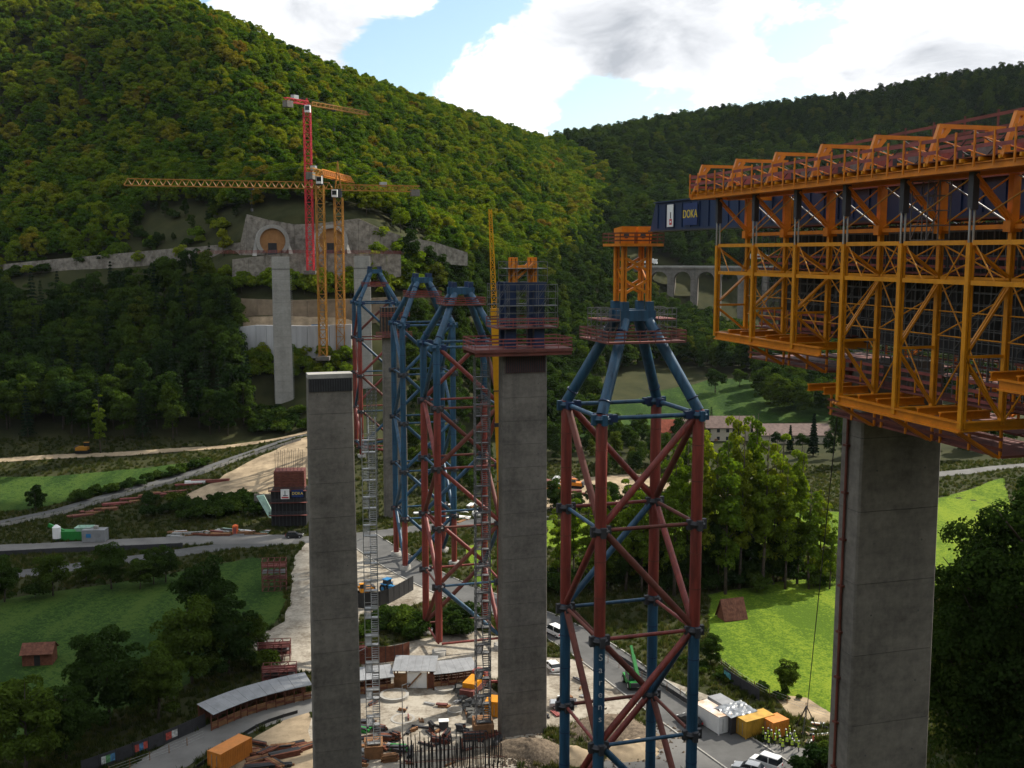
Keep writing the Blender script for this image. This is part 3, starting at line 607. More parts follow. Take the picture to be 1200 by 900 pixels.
for i in range(30):
    px = rnd.uniform(418, 560); py = rnd.uniform(728, 752) - abs(px-500)*.05; p = hit(px, py); tree('bush%d' % (i % 2), p.x, p.y, 'grey green bush in the hollow behind the covered walkway', 'bush', 'bushes in the hollow', rnd.uniform(.9, 1.6), name='bush')
_q = []
for i in range(44):
    q = pxy(rnd.uniform(470, 640), rnd.uniform(372, 440)); _q.append((q[0], q[1]))
LATER.append((_q, 'broadleaf trees on the slope behind the steel towers', .55, .9))
LATER.append(([tuple(pxy(rnd.uniform(480, 705), rnd.uniform(385, 442))) for _ in range(90)], 'dark wood between the towers and the green slope', .6, .95))
LATER.append(([tuple(pxy(rnd.uniform(470, 575), rnd.uniform(305, 372))) for _ in range(60)], 'dark bushes behind the second and third towers', .25, .5))
# ---------------------------------------------------------------- hill woods (a mass of crowns, one object per kind)
def instance_stuff(name, pts, key, label, smin, smax, seed):
    crown, trunk = TP[key]; me = bpy.data.meshes.new(name); me.from_pydata([(x, y, hz(x, y)) for x, y in pts], [], [])
    o = mesh_obj(name, me); tag(o, label, None, None, 'stuff')
    src = bpy.data.objects.new('source_' + key, crown)
    if 'src' not in globals(): pass
    g = bpy.data.node_groups.new('canopy_' + key, 'GeometryNodeTree'); g.interface.new_socket('Geometry', in_out='INPUT', socket_type='NodeSocketGeometry'); g.interface.new_socket('Geometry', in_out='OUTPUT', socket_type='NodeSocketGeometry')
    n = g.nodes.new; l = g.links.new; gi = n('NodeGroupInput'); go = n('NodeGroupOutput'); oi = n('GeometryNodeObjectInfo'); oi.inputs[0].default_value = SRC[key]; oi.inputs['As Instance'].default_value = True
    ip = n('GeometryNodeInstanceOnPoints'); rr = n('FunctionNodeRandomValue'); rr.data_type = 'FLOAT_VECTOR'; rr.inputs[0].default_value = (0, 0, 0); rr.inputs[1].default_value = (.12, .12, 6.28); rr.inputs['Seed'].default_value = seed
    rs = n('FunctionNodeRandomValue'); rs.data_type = 'FLOAT'; rs.inputs[2].default_value = smin; rs.inputs[3].default_value = smax; rs.inputs['Seed'].default_value = seed + 1
    l(gi.outputs[0], ip.inputs['Points']); l(oi.outputs['Geometry'], ip.inputs['Instance']); l(rr.outputs[0], ip.inputs['Rotation']); l(rs.outputs[1], ip.inputs['Scale']); l(ip.outputs[0], go.inputs[0])
    m = o.modifiers.new('canopy', 'NODES'); m.node_group = g; bpy.data.objects.remove(src); return o
SRC = {}
# every kind of canopy borrows the crown mesh of one tree that stands in the scene
for i, (key, q) in enumerate((('wood0', pxy(262, 447)), ('wood1', pxy(430, 458)), ('wood2', pxy(470, 462)), ('wood3', pxy(505, 470)), ('spruce0', pxy(480, 475)), ('mid0', pxy(640, 520)), ('mid1', pxy(690, 540)))):
    e = tree(key, q[0], q[1], 'tree at the lower edge of the hill wood above the site', 'tree', 'trees at the edge of the hill wood', .8); SRC[key] = [c for c in e.children if c.name.startswith('crown')][0]
hillL = [pxy(-160, 482), pxy(0, 476), pxy(140, 474), pxy(172, 498), pxy(225, 505), pxy(258, 478), pxy(290, 462), pxy(450, 458), pxy(500, 480), pxy(560, 520), pxy(640, 590), pxy(700, 700), pxy(720, 900), pxy(640, 980), pxy(520, 860), pxy(330, 730), pxy(160, 700), pxy(-160, 760)]
hillR = [pxy(690, 725), pxy(760, 716), pxy(1300, 690), pxy(1300, 1000), pxy(1000, 1030), pxy(800, 1090), pxy(660, 1130), pxy(650, 990), pxy(722, 900)]
midR = [pxy(500, 445), pxy(560, 430), pxy(640, 425), pxy(690, 440), pxy(712, 485), pxy(790, 520), pxy(860, 500), pxy(1000, 490), pxy(1300, 470), pxy(1300, 660), pxy(900, 640), pxy(780, 640), pxy(735, 672), pxy(700, 735), pxy(640, 590), pxy(560, 520)]
r5 = random.Random(5)
L_ = scatter(hillL, 5.7, 21); r5.shuffle(L_); q4 = len(L_) // 20
for k in range(4): instance_stuff('hill_wood', L_[k*q4*5:(k+1)*q4*5], 'wood%d' % k, 'autumn broadleaf canopy covering the left hill', .5, 1.12, 30 + k)
Rr = scatter(hillR, 7.2, 22); r5.shuffle(Rr); n1 = len(Rr)
for k in range(3): instance_stuff('hill_wood', Rr[k*n1//4:(k+1)*n1//4], 'mid%d' % (k % 2), 'dark canopy covering the far right hill', .7, 1.05, 40 + k)
instance_stuff('hill_wood', [p for p in Rr[3*n1//4:]], 'mid1', 'dark canopy covering the far right hill', .65, .95, 44)
instance_stuff('ridge_spruces', [p for p in scatter([pxy(640, 1000), pxy(820, 1030), pxy(960, 1000), pxy(960, 1030), pxy(820, 1075), pxy(640, 1110)], 6.5, 23)], 'spruce0', 'row of dark spruces along the far skyline', .6, .9, 46)
Mr = scatter(midR, 6.6, 24); r5.shuffle(Mr); n1 = len(Mr)
for k in range(2): instance_stuff('slope_wood', Mr[k*n1//2:(k+1)*n1//2], 'mid%d' % k, 'green canopy on the slope below the highway viaduct', .6, .95, 50 + k)

instance_stuff('shaded_wood', WOOD_REST, 'mid0', 'dense shaded wood behind the nearer trees above the track', .85, 1.15, 60)
for k, (q_, lb, a_, b_) in enumerate(LATER): instance_stuff('tree_belt', q_, 'mid%d' % (k % 2), lb, a_, b_, 70 + k)

# ---------------------------------------------------------------- grass tufts
def np_in(x, y, poly):
    c = np.zeros(len(x), bool); n = len(poly)
    for i in range(n):
        (x1, y1), (x2, y2) = poly[i], poly[i-1]
        if y1 == y2: continue
        c ^= ((y1 > y) != (y2 > y)) & (x < (x2-x1)*(y-y1)/(y2-y1) + x1)
    return c
def tuft_mesh(name, seed, n, h_, mt):
    r_ = np.random.RandomState(seed); v = []; f = []
    for i in range(n):
        a = r_.uniform(0, 6.28); q = r_.uniform(0, .35); b = r_.uniform(0, 6.28); w_ = r_.uniform(.03, .07); hh = h_*r_.uniform(.5, 1.1); c = np.array([q*math.cos(a), q*math.sin(a), 0]); d = np.array([math.cos(b), math.sin(b), 0]); e = np.array([r_.uniform(-.2, .2), r_.uniform(-.2, .2), hh])
        k = len(v); v += [tuple(c - d*w_), tuple(c + d*w_), tuple(c + e)]; f.append((k, k+1, k+2))
    me = bpy.data.meshes.new(name); me.from_pydata(v, [], f); me.materials.append(mt); return me
rg = np.random.RandomState(77); bright = [q for n_, q, l_ in SHEETS if n_ == 'meadow' and ('bright' in l_)]; dark = [q for n_, q, l_ in SHEETS if n_ == 'meadow' and not ('bright' in l_)]; hard = [q for n_, q, l_ in SHEETS if n_ != 'meadow']
nT = 70000; pxs = rg.uniform(-80, 1280, nT); Ys = 92 + 260*rg.uniform(0, 1, nT)**.9; tx = (pxs - 600)/FPX*(Ys*math.cos(PITCH) + 8); ty = Ys
inb = np.zeros(nT, bool); ind = np.zeros(nT, bool); inh = np.zeros(nT, bool)
for q in bright: inb |= np_in(tx, ty, q)
for q in dark: ind |= np_in(tx, ty, q)
for q in hard: inh |= np_in(tx, ty, q)
for nm, sel, me_, lb, a_, b_, sd__ in (('rough_grass', ~ind & ~inh & ~inb, tuft_mesh('weed_tuft', 3, 26, .55, M['tuft']), 'rough grass and weeds on the open ground', .7, 1.9, 92),):
    src_ = mesh_obj(nm + '_tuft', me_); src_.location = (tx[sel][0], ty[sel][0], hz(tx[sel][0], ty[sel][0])); tag(src_, lb + ', a single tuft', None, None, 'stuff'); SRC['t'] = src_; TP['t'] = (me_, None)
    instance_stuff(nm, list(zip(tx[sel].tolist(), ty[sel].tolist())), 't', lb, a_, b_, sd__)
# ---------------------------------------------------------------- bridge: piers
TH = R(16.3)
def pier(name, label, x, y, z0, z1, w, d, taper, joint_h=4.0, head=0.0, rz=TH, mt='conc', grp='bridge piers'):
    t = thing(name, label, 'pier', (x, y, z0), rz, grp); h = z1 - z0
    n = max(1, round(h / joint_h)); hs = h / n
    for i in range(n):
        a, b = i * hs, (i + 1) * hs - (.05 if i < n - 1 else 0)
        k0, k1 = taper * (1 - a / h), taper * (1 - b / h); c = .14
        def ring(k, z):
            W, D = w/2 + k, d/2 + k*.5
            return [(-W+c,-D,z),(W-c,-D,z),(W,-D+c,z),(W,D-c,z),(W-c,D,z),(-W+c,D,z),(-W,D-c,z),(-W,-D+c,z)]
        m = MB().add(ring(k0, a) + ring(k1, b), [tuple(range(8))[::-1], tuple(range(8, 16))] + [(q, (q+1) % 8, 8+(q+1) % 8, 8+q) for q in range(8)])
        m.build('concrete_section', M[mt], t)
        if i < n - 1: MB().box(-w/2-k1+.05, w/2+k1-.05, -d/2+.05, d/2-.05, b - .01, b + .06).build('pour_joint', M['joint'], t)
    # anchor holes left by the climbing formwork
    for i in range(n):
        for s in (-1, 1): MB().tube((s*w*.3, -d/2 - .02 - taper*.5*(1-(i+.5)/n), (i+.55)*hs), (s*w*.3, -d/2 + .1, (i+.55)*hs), .075, n=8).build('anchor_hole', M['joint'], t)
    return t, h
# near pier with its red downpipe
pr, h = pier('bridge_pier', 'tall broad concrete pier with red downpipe under the orange scaffold', 28.5, 79, hz(28.5, 79) - 1, 64.0, 6.9, 2.6, .22, 5.6)
piece('downpipe', (-3.75, .25, 0), (-3.62, .25, h), .24, M['rust'], pr, kind='bar')
for i in range(16): MB().box(-3.86, -3.5, .02, .48, 2 + i*3.6, 2.16 + i*3.6).build('pipe_clamp', M['rust'], pr)
# left pier with a dark formwork head
pl_, h = pier('bridge_pier', 'slim concrete pier with dark ribbed top in the left foreground', -22.6, 131, 0, 56.6, 5.45, 2.4, .33, 4.2)
MB().box(-2.72, 2.72, -1.32, 1.2, h, h + .55).build('top_slab', M['conc_l'], pl_)
for i in range(18): MB().box(-2.6 + i*.3, -2.46 + i*.3, -1.36, -1.25, h - 1.6, h + .02).build('starter_bar', M['steel_d'], pl_)
MB().box(-2.66, 2.66, -1.29, -1.24, h - 1.62, h - .04).build('dark_band', M['black'], pl_)
# middle pier with its working platform and blue posts
c612 = G(612, 857); pm, h = pier('bridge_pier', 'concrete pier carrying scaffolded blue posts beside the yellow crane boom', c612.x, c612.y, 0, 58.0, 6.6, 2.4, .22, 3.4)
for i in range(22): MB().box(-2.9 + i*.275, -2.76 + i*.275, -1.42, -1.3, h - 3.2, h - .9).build('form_rib', M['steel_d'], pm)
MB().box(-2.95, 3.05, -1.32, -1.27, h - 3.25, h - .85).build('formwork_face', M['deckred'], pm)
deck = MB().box(-8.1, 6.4, -3.6, 3.6, h - .05, h + .35).build('platform_deck', M['deckred'], pm)
for y in (-3.4, 0, 3.4): piece('platform_joist', (-8.0, y, h - .35), (6.3, y, h - .35), .3, M['rust'], pm, h=.5, kind='ibeam')
def railing(parent, a, b, hgt=1.15, mt='rail', rails=3, post=2.0, name='railing', pw=.08, rw=.05, rh=.16):
    a = Vector(a); b = Vector(b); n = max(1, round((b - a).length / post)); m = MB()
    for i in range(n + 1): q = a.lerp(b, i / n); m.beam(q, q + Vector((0, 0, hgt)), pw)
    for k in range(rails): z = Vector((0, 0, hgt * (k + .95) / rails - .05)); m.beam(a + z, b + z, rw if False else rh, rw) if False else m.beam(a + z, b + z, rw, rh)
    return m.build(name, M[mt], parent)
for (a, b) in (((-8.0,-3.5),(6.3,-3.5)), ((-8.0,3.5),(6.3,3.5)), ((-8.0,-3.5),(-8.0,3.5)), ((6.3,-3.5),(6.3,3.5))):
    railing(pm, (*a, h + .35), (*b, h + .35), 1.5)
def scaffold(parent, x0, x1, y0, y1, z0, z1, dx, dz, mt='steel_m', r=.06, name='scaffold', decks=(), brace=True):
    m = MB(); nx = max(1, round((x1-x0)/dx)); nz = max(1, round((z1-z0)/dz))
    for y in (y0, y1):
        for i in range(nx + 1): x = x0 + (x1-x0)*i/nx; m.beam((x, y, z0), (x, y, z1), r)
        for k in range(nz + 1): z = z0 + (z1-z0)*k/nz; m.beam((x0, y, z), (x1, y, z), r*.8)
        if brace:
            for i in range(0, nx, 2):
                for k in range(0, nz, 2):
                    xa, xb = x0+(x1-x0)*i/nx, x0+(x1-x0)*(i+1)/nx; m.beam((xa, y, z0+(z1-z0)*k/nz), (xb, y, z0+(z1-z0)*min(k+2, nz)/nz), r*.7)
    for i in range(nx + 1):
        x = x0 + (x1-x0)*i/nx
        for k in range(nz + 1): z = z0 + (z1-z0)*k/nz; m.beam((x, y0, z), (x, y1, z), r*.7)
    for z in decks: m.box(x0, x1, y0, y1, z, z + .08)
    o = m.build(name, M[mt], parent); o['kind'] = 'stuff'; return o
for x in (-2.3, 1.9):
    for y in (-1.5, 1.5):
        MB().box(x-.75, x+.75, y-.45, y+.45, h + .35, h + 9.6).build('blue_post', M['navy'], pm)
        piece('jacking_column', (x*.68+.1, y*.7, h + 9.6), (x*.68+.1, y*.7, h + 13.2), .6, M['orange'], pm, kind='twin')
MB().box(-3.3, 2.9, -2.1, -1.5, h + 8.6, h + 9.7).build('head_beam', M['navy'], pm)
MB().box(-3.3, 2.9, 1.5, 2.1, h + 8.6, h + 9.7).build('head_beam', M['navy'], pm)
for s in (-1, 1): piece('cross_brace', (-1.5, s*1.2, h + 10), (1.5, s*1.2, h + 12.6), .3, M['orange'], pm); piece('cross_brace', (-1.6, s*1.0, h + 11.9), (1.5, s*1.0, h + 11.9), .35, M['orange'], pm)
MB().box(-4.6, 4.3, -3.2, 3.2, h + 3.2, h + 3.4).build('upper_deck', M['deckred'], pm)
railing(pm, (-4.6, -3.2, h + 3.4), (4.3, -3.2, h + 3.4), 1.3); railing(pm, (-4.6, 3.2, h + 3.4), (4.3, 3.2, h + 3.4), 1.3)
for y in (-3.2, 2.2): scaffold(pm, -4.4, 4.2, y, y + 1.0, h + 3.4, h + 9.4, 1.45, 1.0, decks=(h + 6.4,))
scaffold(pm, -3.0, 3.0, -2.2, 2.2, h + 9.7, h + 12.6, 1.5, 1.0, decks=(h + 11.6,))
# far piers
def far_pier(px, Y, z1, wd, label, mt='conc'):
    q = P(px, 300, Y); z0 = hz(q.x, q.y) - 1.5; t, hh = pier('bridge_pier', label, q.x, q.y, z0, z1, wd, 2.4, .25, 4.0, mt=mt)
    return t, hh
pf, h = far_pier(328.5, 380, 70.3, 6.0, 'pale slim pier standing alone below the left tunnel portal', 'conc_l')
MB().box(-3.1, 3.1, -1.3, 1.3, h - 4.5, h - 4.3).build('pour_joint', M['joint'], pf)
for i in range(60): MB().beam((3.1, -1.2, 1 + i*.75), (3.75, -1.2, 1.5 + i*.75), .1).build('climbing_rung', M['steel'], pf)
pf2, h = far_pier(424, 385, 70.5, 5.6, 'pale slim pier below the right tunnel portal, behind the blue tower', 'conc_l')
MB().box(-2.95, 2.95, -1.3, 1.3, h - 4.5, h - 4.3).build('pour_joint', M['joint'], pf2)
pf3, h = far_pier(460, 286, 50.5, 5.9, 'concrete pier with a dark formwork box on top, between the far blue towers')
MB().box(-5.2, 4.6, -2.6, 2.6, h - 1.2, h - .9).build('working_deck', M['deckred'], pf3)
MB().box(-3.4, 3.4, -1.7, 1.7, h, h + 6.8).build('formwork_box', M['black'], pf3)
for i in range(9): MB().box(-3.5 + i*.84, -3.36 + i*.84, -1.85, -1.7, h - .9, h + 6.8).build('form_rib', M['plank'], pf3)
railing(pf3, (-5.1, -2.6, h - .9), (4.5, -2.6, h - .9), 1.3); railing(pf3, (-4.0, -2.2, h + 4.2), (4.0, -2.2, h + 4.2), 1.3, 'rail')
# ---------------------------------------------------------------- auxiliary steel towers
def tower(label, cx, cy, z0, neck, top, bay, cols, bcols, head=True, plat=62.0, word=False, mirror=False, S=5.75, botcol=None):
    t = thing('steel_tower', label, 'tower', (cx, cy, z0), TH, 'auxiliary steel towers'); lv = [neck - z0]
    while lv[-1] - bay > 1.5: lv.append(lv[-1] - bay)
    if lv[-1] > 3.5: lv.append(0.9)
    C = {'FL': (-S, -S), 'FR': (S, -S), 'BR': (S, S), 'BL': (-S, S)}
    tp = top - z0; hs = 1.4; hb = hs + .7
    for k, (x, y) in C.items():
        for i in range(len(lv) - 1):
            o = piece('leg', (x, y, lv[i+1]), (x, y, lv[i]), 1.28, M[cols[min(i, len(cols)-1)]], t, kind='tube')
            MB().tube((x, y, lv[i] - .9), (x, y, lv[i] - .15), .82, n=14).tube((x, y, lv[i] - .62), (x, y, lv[i] - .42), .98, n=14).build('leg_flange', M['steel_d'] if i else M['blue'], t, True)
            m = MB()
            for dx, dy in ((1, 0), (-1, 0), (0, 1), (0, -1)): m.box(x+dx*.6-.26-abs(dx)*.3, x+dx*.6+.26+abs(dx)*.3, y+dy*.6-.26-abs(dy)*.3, y+dy*.6+.26+abs(dy)*.3, lv[i]-1.15, lv[i]-.02)
            m.build('gusset', M['steel_d'] if i else M['blue'], t)
            for zz in (.35, .68): MB().tube((x, y, lv[i+1] + (lv[i]-lv[i+1])*zz), (x, y, lv[i+1] + (lv[i]-lv[i+1])*zz + .1), .675, n=14).build('weld_ring', M['rust'] if 'red' in cols[min(i, len(cols)-1)] else M['navy'], t)
        piece('footing', (x, y, -1.5), (x, y, .9), 2.6, M['conc_l'], t, kind='tube')
        sx, sy = math.copysign(hs, x), math.copysign(hs, y)
        piece('inclined_leg', (x, y, lv[0] - .1), (sx, sy, tp - .9), 1.22, M['blue'], t, kind='tube')
        for q in (.12, .86):
            v = Vector((x, y, lv[0])).lerp(Vector((sx, sy, tp - .9)), q); d = (Vector((sx, sy, tp)) - Vector((x, y, lv[0]))).normalized(); piece('collar', v, v + d*.14, 1.42, M['navy'], t, kind='tube')
    faces = (('FL', 'FR', 1), ('BL', 'BR', 0), ('BL', 'FL', 0), ('FR', 'BR', 0))
    for fi, (a, b, s) in enumerate(faces):
        A, B = Vector((*C[a], 0)), Vector((*C[b], 0)); u = (B - A).normalized() * .5
        for i in range(len(lv)):
            mt = M['blue'] if i == 0 else M[bcols[(i + fi) % len(bcols)]]
            if i < len(lv) - 1 or lv[i] > 2:
                piece('strut', A + u + Vector((0, 0, lv[i] - .5)), B - u + Vector((0, 0, lv[i] - .5)), .52 if i == 0 else .44, mt, t, kind='bar')
            if i == 0:
                for e, q in ((A, u), (B, -u)): piece('strut_sleeve', e + q*1.0 + Vector((0, 0, lv[0]-.5)), e + q*3.4 + Vector((0, 0, lv[0]-.5)), .8, M['navy'], t)
        for i in range(len(lv) - 1):
            up, dn = (A, B) if (i + s + (1 if mirror else 0)) % 2 == 0 else (B, A); q = (dn - up).normalized() * .55
            piece('diagonal_brace', up + q + Vector((0, 0, lv[i] - .8)), dn - q + Vector((0, 0, lv[i+1] + .3)), .78 if S > 5 else .7, M[bcols[(i + fi*2) % len(bcols)]], t, kind='tube')
    for s in (-1, 1):
        MB().box(-hb, hb, s*hs-.45, s*hs+.45, tp - 1.0, tp + .2).build('top_beam', M['blue'], t); MB().box(s*hs-.4, s*hs+.4, -hs+.47, hs-.47, tp - .95, tp + .1).build('top_beam', M['blue'], t)
        for x in (-1.5, 1.5): MB().box(x-.4, x+.4, s*hs-.4, s*hs+.4, tp + .2, tp + 1.15).build('bearing_block', M['navy'] if not head else M['blue'], t)
    # ring platform
    pz = plat - z0; W = 4.6 if head else 3.7
    for s in (-1, 1):
        MB().box(-W, W, s*W - (.9 if s > 0 else 0), s*W + (.9 if s < 0 else 0), pz, pz + .22).build('walkway', M['deckred'], t)
        railing(t, (-W, s*W, pz + .2), (W, s*W, pz + .2), 1.2, 'deckred' if head else 'red'); railing(t, (s*W, -W, pz + .2), (s*W, W, pz + .2), 1.2, 'deckred' if head else 'red')
        MB().box(s*W - (.9 if s > 0 else 0), s*W + (.9 if s < 0 else 0), -W + .95, W - .95, pz + .01, pz + .2).build('walkway', M['deckred'], t)
    if head:
        for x in (-1.5, 1.5):
            for y in (-1.1, 1.1): piece('jacking_column', (x, y, tp + 1.15), (x, y, tp + 7.3), .52, M['orange'], t, kind='twin')
            piece('lacing', (x, -1.1, tp + 3), (x, 1.1, tp + 5), .14, M['orange'], t)
        for y in (-1.1, 1.1):
            for z in (2.1, 4.6): piece('cross_brace', (-1.3, y, tp + z), (1.3, y, tp + z + 1.4), .26, M['orange'], t); piece('cross_brace', (1.3, y, tp + z), (-1.3, y, tp + z + 1.4), .26, M['orange'], t)
        MB().box(-2.6, 2.6, -2.6, 2.6, tp + 7.3, tp + 7.6).build('top_deck', M['orange'], t)
        for a, b in (((-2.6,-2.6),(2.6,-2.6)), ((-2.6,2.6),(2.6,2.6)), ((-2.6,-2.6),(-2.6,2.6)), ((2.6,-2.6),(2.6,2.6))): railing(t, (*a, tp + 7.6), (*b, tp + 7.6), 1.2, 'plank_r', 3, 1.6)
        for x in (-1.05, .95):
            MB().add([(x-.8,-1,tp+7.6),(x+.8,-1,tp+7.6),(x+.8,1,tp+7.6),(x-.8,1,tp+7.6),(x-.8,-1.2,tp+9.5),(x+.95,-1.2,tp+9.5),(x+.8,1.2,tp+9.3),(x-.8,1.2,tp+9.3)], [(0,3,2,1),(4,5,6,7),(0,1,5,4),(1,2,6,5),(2,3,7,6),(3,0,4,7)]).build('saddle', M['orange'], t)
            MB().tube((x-.2,-1.12,tp+8.5),(x-.2,-1.02,tp+8.5),.34,n=10).build('saddle_bolt', M['steel_d'], t)
        for s in (-1, 1):
            xa = (-4.5, -2.3) if s < 0 else (2.3, 4.5); scaffold(t, *xa, -2.2, -1.0, pz + .2, tp + .4, 1.4, .75); scaffold(t, *xa, 1.0, 2.2, pz + .2, tp + .4, 1.4, .75)
            MB().box(xa[0], xa[1], -2.2, 2.2, tp - .9, tp - .75).build('scaffold_deck', M['deckred'], t)
    if word:
        for i, ch in enumerate('Sarens'):
            o = mesh_obj('letter', text_mesh(ch, 1.1, M['letter']), t); o.rotation_euler = (R(90), 0, R(-8)); o.location = (-S - .1, -S - .70, lv[2] - 2.3 - i*1.42)
    return t
front = tower('front steel tower with red and blue legs and an orange head on top', 13.6, 121, 0, 54.6, 65.3, 12.4, ['red', 'red', 'blue', 'blue'], ['red', 'rust', 'red', 'blue', 'rust'], True, 62.0, True)
g1 = Vector((-9.2, 191.6)); tower('second steel tower, blue above and red below, left of the middle pier', g1.x, g1.y, hz(*g1), 56.0, 65.5, 10.7, ['blue', 'red', 'red', 'red', 'red'], ['red', 'rust', 'red', 'rust', 'blue'], False, 62.6, mirror=True)
g2 = Vector((-20.5, 244)); tower('third steel tower, almost wholly blue, behind the second', g2.x, g2.y, hz(*g2), 56.2, 66.0, 11.0, ['blue', 'blue', 'blue', 'blue', 'red'], ['blue', 'blue', 'blue'], False, 61.8)
g3 = Vector((-42.3, 330)); tower('farthest steel tower, blue over red, before the far pier', g3.x, g3.y, hz(*g3), 57.0, 66.4, 11.0, ['blue', 'red', 'red', 'red', 'red'], ['blue', 'red', 'rust'], False, 61.4, mirror=True)
# ---------------------------------------------------------------- orange movable scaffolding round the deck
ms = thing('movable_scaffold', 'huge orange movable formwork scaffold hanging over the near pier', 'scaffold', (28.5, 79, 62), TH)
Z = lambda z: z - 62.0
A_ALL = [12 - 6*k for k in range(0, 10)]
def bot(a): return 65.1 if a > -3 else (62.1 if a > -19 else (64.9 if a > -33 else 62.2))
for sd_ in (-1, 1):
    U, I = 8.6 * sd_, 5.9 * sd_
    for a in A_ALL:
        b0 = bot(a)
        piece('post', (U, a, Z(b0)), (U, a, Z(72.5)), .36, M['yellow'], ms, h=.32, kind='twin')
        piece('post', (I, a, Z(b0 + .1)), (I, a, Z(73.4)), .32, M['yellow'], ms, h=.3, kind='twin')
        piece('upper_post', (I, a, Z(73.4)), (I, a, Z(76.3)), .5, M['orange'], ms, h=.4)
        for q in (-.14, .14): piece('hydraulic_rod', (U + q, a, Z(72.5)), (U + q, a, Z(74.4)), .14, M['steel'], ms, kind='bar')
        piece('jack_housing', (U, a, Z(74.3)), (U, a, Z(76.4)), .4, M['steel_d'], ms)
        for z in (70.3, 72.5): piece('cross_beam', (U + .26*-sd_*1, a, Z(z)), (I, a, Z(z)), .22, M['yellow'], ms)
        m2 = (b0 + 70.3) / 2
        for q in (-.1, .1):
            piece('diagonal', (U, a + q, Z(m2 + .1)), (I, a + q, Z(70.1)), .12, M['yellow'], ms)
            piece('diagonal', (U, a + q, Z(m2 - .2)), (I, a + q, Z(b0 + .4)), .12, M['yellow'], ms)
            piece('diagonal', (U, a + q, Z(72.3)), (I, a + q, Z(70.5)), .12, M['yellow'], ms)
            piece('diagonal', (I, a + q*1.6, Z(73.6)), (U, a + q*1.6, Z(76.2)), .17, M['orange'], ms)
        piece('mid_rail', (U, a, Z(m2 - .05)), (I, a, Z(m2 - .05)), .16, M['yellow'], ms)
        MB().box(I-.4, I+.4, a-.28, a+.28, Z(73.1), Z(73.7)).build('node_plate', M['orange'], ms)
        piece('floor_beam', (U, a, Z(b0 + .1)), (2.2*sd_, a, Z(b0 + .1)), .35, M['yellow'], ms, h=.55, kind='ibeam')
    for a in A_ALL[:-1]:
        a2 = a - 6; b0 = bot(a)
        for u, z, mt in ((U, 72.5, 'yellow'), (U, 70.3, 'yellow'), (I, 73.4, 'orange'), (I, 70.4, 'yellow')):
            piece('side_beam', (u, a - .26, Z(z)), (u, a2 + .26, Z(z)), .22, M[mt], ms, h=.26)
        if bot(a) == bot(a2) or a < -1:
            zb = bot(a2); piece('edge_beam', (U - .3*sd_*0, a - (.0 if bot(a) == bot(a2) else 2.8), Z(zb + .05)), (U, a2 + .0, Z(zb + .05)), .4, M['orange'], ms, h=.62, kind='ibeam')
        else: piece('edge_beam', (U, a, Z(b0 + .05)), (U, a - 3.6, Z(b0 + .05)), .4, M['orange'], ms, h=.62, kind='ibeam')
        zb = min(bot(a2), bot(a)) if bot(a) == bot(a2) else bot(a2)
        for k in (2, 4): piece('floor_beam', (U - .1*sd_, a - k, Z(zb + .4)), (5.0*sd_, a - k, Z(zb + .4)), .3, M['orange'], ms, h=.5, kind='ibeam')
        # thin wind bracing between the frames
        for q, (z1, z2) in enumerate(((70.5, 72.4), (72.4, 70.5), (73.6, 76.2), (76.2, 73.6), (b0 + .5, 70.1), (70.1, b0 + .5))):
            piece('tie_rod', (I, a - .3, Z(z1)), (I, a2 + .3, Z(z2)), .1, M['yellow'] if q != 3 else M['steel'], ms, kind='bar')
        for q, (z1, z2) in enumerate(((73.6, 76.0),)): piece('tie_rod', (U, a - .3, Z(z1)), (U, a2 + .3, Z(z2)), .09, M['crane_y'], ms, kind='bar')
        # pink-red guard planks on the inner platform
        for k in range(3): piece('guard_plank', (4.9*sd_, a - .5, Z(zb + 1.0 + k*.55)), (4.9*sd_, a2 + .5, Z(zb + 1.0 + k*.55)), .05, M['rail'], ms, h=.2)
        for k in range(3): piece('guard_post', (4.95*sd_, a - 1 - 2*k, Z(zb + .5)), (4.95*sd_, a - 1 - 2*k, Z(zb + 2.3)), .09, M['yellow'], ms)
        MB().box(min(3.0*sd_, 5.2*sd_), max(3.0*sd_, 5.2*sd_), a2 + .05, a - .05, Z(zb + .68), Z(zb + .78)).build('platform_board', M['deckred'], ms)
        # hanging walkway under the floor beams
        zw = zb - 1.9
        MB().box(min(.8*sd_, 5.6*sd_), max(.8*sd_, 5.6*sd_), a2 + .1, a - .1, Z(zw), Z(zw + .14)).build('hanging_walkway', M['deckred'], ms)
        piece('hanger', (U, a2 + .4, Z(zb - .2)), (5.6*sd_, a2 + .4, Z(zw)), .16, M['orange'], ms); piece('hanger', (U, a2 + .75, Z(zb - .2)), (5.6*sd_, a2 + .75, Z(zw)), .16, M['orange'], ms)
        for k in range(3): piece('hanger', (5.6*sd_, a2 + .3 + 2.6*k, Z(zb + .3)), (5.6*sd_, a2 + .3 + 2.6*k, Z(zw)), .14, M['orange'], ms)
        for k in (.5, 1.1): piece('guard_plank', (5.65*sd_, a2 + .1, Z(zw + k)), (5.65*sd_, a - .1, Z(zw + k)), .05, M['rust'], ms, h=.18)
        # dark formwork wall behind the frames
        for k in range(3): MB().box(min(2.6*sd_, 2.85*sd_), max(2.6*sd_, 2.85*sd_), a - 2*k - 1.95, a - 2*k - .03, Z(65.4), Z(73.6)).build('form_panel', M['steel_d'] if k == 1 else M['black'], ms)
        for z in (70.6, 73.9): MB().box(min(2.9*sd_, 5.4*sd_), max(2.9*sd_, 5.4*sd_), a2 + .04, a - .04, Z(z), Z(z + .1)).build('platform_board', M['deckred'], ms)
